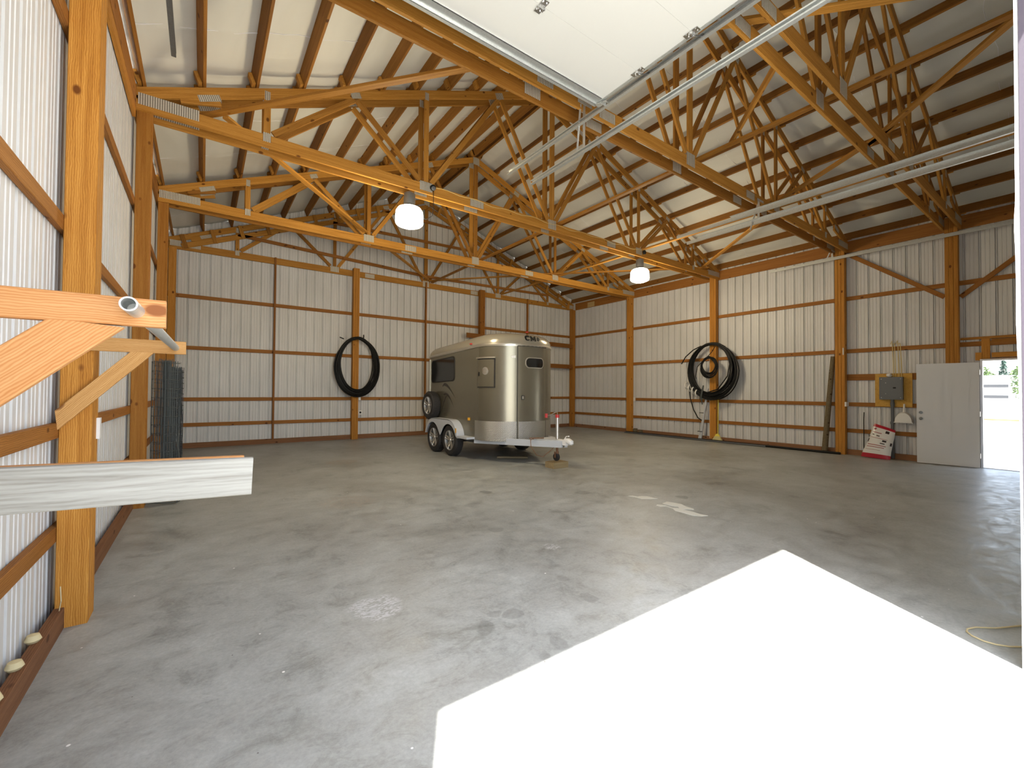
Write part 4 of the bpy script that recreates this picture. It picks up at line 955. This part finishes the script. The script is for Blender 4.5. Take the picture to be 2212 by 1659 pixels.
# fenders
def fender(x0, x1):
    b = MB(); prof = []
    for i in range(9): a = PI - PI / 2 * i / 8; prof.append((9.75 - .42 * math.cos(a) * 1.0, .38 + .42 * math.sin(a)))       # rear quarter
    for i in range(9): a = PI / 2 - PI / 2 * i / 8; prof.append((8.92 - .42 * math.cos(a), .38 + .42 * math.sin(a)))
    prof = [(9.75 + .42 * math.cos(a), .38 + .44 * math.sin(a)) for a in [PI / 2 * i / 10 for i in range(11)]] + [(8.92 - .42 * math.sin(a), .38 + .44 * math.cos(a)) for a in [PI / 2 * i / 10 for i in range(11)]]
    prof = [(10.17, .44)] + prof[1:-1] + [(8.46, .44)]
    n = len(prof)
    lo, hi = min(x0, x1), max(x0, x1)
    for x in (lo, hi):
        for (y, z) in prof: b.v.append((x, y, z + .015))
        for (y, z) in prof: b.v.append((x, y, z))
    for i in range(n - 1):
        b.f += [(i, i + 1, 2 * n + i + 1, 2 * n + i), (n + i, n + i + 1, 3 * n + i + 1, 3 * n + i), (i, i + 1, n + i + 1, n + i), (2 * n + i, 2 * n + i + 1, 3 * n + i + 1, 3 * n + i)]; b.mi += [0] * 4
    # side skirt with the two wheel cut-outs
    xo = x0
    mid = 9.335
    poly = [(y, z + .012) for y, z in prof]
    low = [(8.46 + .03, .44)] + [(8.92 - .375 * math.cos(a), .36 + .375 * math.sin(a)) for a in [math.radians(20 + 13 * i) for i in range(11)]] + [(mid, .44)] + [(9.75 - .375 * math.cos(a), .36 + .375 * math.sin(a)) for a in [math.radians(30 + 13 * i) for i in range(11)]] + [(10.14, .44)]
    low = low[::-1]
    m_ = 60
    def samp(pl, t_):
        ds = [0]
        for p, q in zip(pl[:-1], pl[1:]): ds.append(ds[-1] + abs(q[0] - p[0]) + 1e-6)
        T_ = t_ * ds[-1]
        for k in range(len(pl) - 1):
            if T_ <= ds[k + 1] + 1e-9: f = (T_ - ds[k]) / (ds[k + 1] - ds[k]); return (pl[k][0] + (pl[k + 1][0] - pl[k][0]) * f, pl[k][1] + (pl[k + 1][1] - pl[k][1]) * f)
        return pl[-1]
    base = len(b.v)
    for i in range(m_ + 1):
        a = samp(poly, i / m_); c = samp(low, i / m_)
        for x in (xo, xo + (.012 if xo < TX else -.012)): b.v += [(x, a[0], a[1]), (x, c[0], c[1])]
    for i in range(m_):
        k = base + i * 4; b.f += [(k, k + 1, k + 5, k + 4), (k + 2, k + 3, k + 7, k + 6), (k + 1, k + 3, k + 7, k + 5)]; b.mi += [0] * 3
    f = b.build('fender', 'whitepaint', HT); return f
fe = fender(4.60, TX - TW); fender(2 * TX - 4.60, TX + TW)
MB().box((4.592, 8.52, .56), (4.60, 8.56, .66)).build('side_reflector', 'amber', fe)
for s in (1, -1):
    x0, x1 = sorted((TX - s * TW, TX - s * (TW + .20))); MB().box((x0, 8.06, .455), (x1, 8.47, .50)).build('step', 'whitepaint', HT)
# chassis and tongue
b = MB(); b.box((TX - .85, 8.0, .36), (TX - .77, TR, .455)); b.box((TX + .77, 8.0, .36), (TX + .85, TR, .455))
for y in (8.2, 9.3, 10.2): b.box((TX - .8, y, .38), (TX + .8, y + .06, .45))
for y in (8.92, 9.75): b.tube([(TX - .95, y, .34), (TX + .95, y, .34)], .035, 10)
b.build('chassis', 'darkgalv', HT)
for s in (1, -1): board('tongue_beam', (TX - s * .89, 8.10, .43), (TX - s * .05, 6.22, .475), .13, .06, 'whitepaint', parent=HT)
MB().prism([(TX - .30, 6.9, 0), (TX + .30, 6.9, 0), (TX + .07, 6.3, 0), (TX - .07, 6.3, 0)], (0, 0, .53), (0, 0, .545)).build('tongue_plate', 'whitepaint', HT)
b = MB(); b.prism([(TX - .06, 6.38, 0), (TX + .06, 6.38, 0), (TX + .05, 6.12, 0), (TX - .05, 6.12, 0)], (0, 0, .46), (0, 0, .56)); b.tube([(TX, 6.2, .55), (TX, 6.09, .545), (TX, 6.02, .52), (TX, 5.995, .49)], [.04, .06, .055, .03], 14); b.tube([(TX, 6.22, .56), (TX + .0, 6.16, .63), (TX, 6.08, .64)], .012, 8)
b.build('coupler', 'white', HT, smooth=True)
jk = MB().tube([(TX, 6.42, .56), (TX, 6.42, 1.0)], .033, 16).build('jack_tube', 'alloy', HT, smooth=True)
MB().tube([(TX, 6.42, .98), (TX, 6.42, 1.04)], .040, 16).build('jack_cap', 'red', jk)
MB().tube([(TX, 6.42, 1.02), (TX, 6.42, 1.09), (TX - .03, 6.46, 1.08), (TX - .12, 6.50, 1.03), (TX - .2, 6.52, 1.02)], .009, 8).build('jack_crank', 'chrome', jk, smooth=True)
MB().tube([(TX - .2, 6.52, .98), (TX - .2, 6.52, 1.06)], .028, 12).build('crank_knob', 'red', jk)
MB().tube([(TX, 6.42, .56), (TX, 6.42, .26)], .024, 12).build('jack_leg', 'rust', jk)
b = MB(); b.lathe([(.02, -.03), (.07, -.03), (.078, -.015), (.078, .015), (.07, .03), (.02, .03)], (TX, 6.44, .203), 'X', 24); b.build('jack_wheel', 'rubber', jk, smooth=True)
b = MB()
for s in (1, -1): b.box((TX - s * .04 - .004, 6.42, .19), (TX - s * .04 + .004, 6.46, .31))
b.build('caster_fork', 'rust', jk)
b = MB(); b.tube([(TX - .3, 6.75, .56), (TX - .45, 6.7, .54), (TX - .5, 6.62, .42), (TX - .42, 6.55, .26), (TX - .3, 6.5, .22), (TX - .14, 6.42, .36), (TX - .06, 6.35, .5)], .007, 6)
b.tube([(TX - .12, 6.7, .56), (TX - .25, 6.62, .57), (TX - .4, 6.8, .56)], .012, 6); b.build('safety_chain', 'rust', HT, smooth=True)
tag(MB().box((TX - .19, 6.30, 0), (TX + .19, 6.56, .115)).build('wood_block', 'oldblock'), 'short timber block on the floor under the trailer jack wheel', 'block')
thing_board('chock_board', (5.35, 8.0, .03), (5.9, 7.6, .03), .04, .12, 'short flat board on the floor underneath the trailer nose', 'board', mt='log')

# ------------------------------------------------------------------ floor marks and litter
def blotch(name, pts, z=.003, mt='patch'):
    n = len(pts); b = MB(); b.prism([(x, y, 0) for x, y in pts], (0, 0, .0), (0, 0, z)); return b.build(name, mt)
a = blotch('paint_flake', [(5.006, 4.084), (5.073, 4.057), (5.079, 3.982), (5.157, 3.965), (5.211, 3.91), (5.215, 3.82), (5.225, 3.744), (5.132, 3.783), (5.019, 3.867), (5.038, 3.985)]); tag(a, 'small irregular white paint mark on the concrete, the farther of the pair', 'paint mark', 'white paint marks on the floor')
a = blotch('paint_flake', [(5.054, 3.55), (5.186, 3.571), (5.219, 3.485), (5.233, 3.381), (5.174, 3.27), (5.161, 3.162), (5.123, 3.132), (5.074, 3.193), (5.015, 3.219), (5.021, 3.076), (5.001, 2.984), (5.016, 2.882), (4.93, 2.916), (4.868, 2.996), (4.875, 3.149), (4.873, 3.232), (4.94, 3.313), (4.976, 3.434), (4.899, 3.472), (4.898, 3.532), (4.953, 3.556), (5.009, 3.472), (4.971, 3.334), (5.031, 3.279), (5.081, 3.333), (5.042, 3.404), (5.048, 3.476)]); tag(a, 'larger irregular white paint mark on the concrete, the nearer of the pair', 'paint mark', 'white paint marks on the floor')
pts = [(4.5, .27), (4.35, .345), (4.141, .451), (4.054, .525), (3.98, .553), (3.935, .55), (3.892, .52), (3.868, .47), (3.875, .42), (3.91, .37), (3.98, .316), (4.15, .2)]
tag(MB().tube([(x, y, .006) for x, y in pts], .005, 6).build('loose_twine', 'rope', smooth=True), 'loop of straw-coloured twine on the floor at the lower right edge', 'twine')
tag(MB().tube([(-.70, 3.80, .10), (-.68, 3.75, .2), (-.69, 3.78, .28)], .003, 5).build('baling_string', 'rope'), 'thin straw string hanging at the foot of the nearest left post', 'string')
rn = random.Random(5)
for i in range(3):
    y = 3.4 - .28 * i
    tag(MB().lathe([(0, .03), (.025, .025), (.035, 0), (.02, -.02), (0, -.025)], (XL + .005, y, .145), 'Z', 10).build('foam_plug', 'rope', smooth=True), 'small tan foam plug squeezed in the wall rib above the left base board', 'foam plug', 'foam plugs along the left base board')

# ------------------------------------------------------------------ outdoors beyond the side door and doorway
b = MB().box((-60, -60, -.25), (120, 70, -.02)); g_ = b.build('ground', 'gravel'); tag(g_, kind='structure')
sh = empty('white_shed', (60, 8, 0), 'white outbuilding seen through the open side door', 'building')
MB().box((60, 5.25, -.02), (68, 16, 2.9)).build('wall', 'white', sh)
MB().prism([(60, 0, 2.9), (68, 0, 2.9), (64, 0, 3.4)], (0, 5.1, 0), (0, 16.2, 0)).build('roof', 'whitepaint', sh)
for z in (2.15, 1.15): MB().box((59.95, 5.55, z), (60, 7.5, z + .28)).build('window', 'shedwin', sh)
fc = empty('rail_fence', (25, 3, 0), 'low wooden rail fence outside the side door', 'fence')
board('rail', (25, -2, .52), (25, 12, .52), .07, .04, 'log', parent=fc)
for y in (-2, 6, 12): board('post', (25.05, y, 0), (25.05, y, .6), .09, .09, 'log', up=(0, 1, 0), parent=fc)
def tree(x, y, h, r, mt, label, cone=False, seed=0):
    t = empty('tree', (x, y, 0), label, 'tree', 'trees beyond the side door'); rd = random.Random(seed)
    MB().tube([(x, y, 0), (x, y, h * .6)], [r * .12, r * .06], 8).build('trunk', 'log', t)
    b = MB()
    for i in range(1300):
        if cone:
            zz = rd.random(); rr = r * (1 - zz) * rd.uniform(.4, 1); z = h * .12 + zz * h * .88
        else:
            u = rd.uniform(-1, 1); rr = r * math.sqrt(1 - u * u) * rd.uniform(.6, 1); z = h * .6 + u * h * .4
        a = rd.uniform(0, 2 * PI); c = V((x + rr * math.cos(a), y + rr * math.sin(a), z)); s = r * rd.uniform(.06, .14)
        q = Matrix.Translation(c) @ Matrix.Rotation(rd.uniform(0, 6), 4, (rd.random(), rd.random(), rd.random() + .1))
        b.add([q @ V(p) for p in ((-s, 0, 0), (0, -s * .6, .1 * s), (s, 0, 0), (0, s * .6, -.1 * s))], [(0, 1, 2, 3)])
    b.build('crown', mt, t, fix=False)
tree(80, 10.5, 5.2, 2.2, 'green', 'bushy green tree behind the white outbuilding, the left one', seed=1)
tree(76, 7.4, 5.9, 1.2, 'conifer', 'narrow blue-green conifer behind the white outbuilding', True, seed=2)
tree(72, 5.2, 4.6, 1.7, 'green', 'bushy green tree behind the right end of the white outbuilding', seed=3)
tree(46, 3.2, 3.9, 1.0, 'green', 'green tree at the right edge of the side doorway', seed=4)
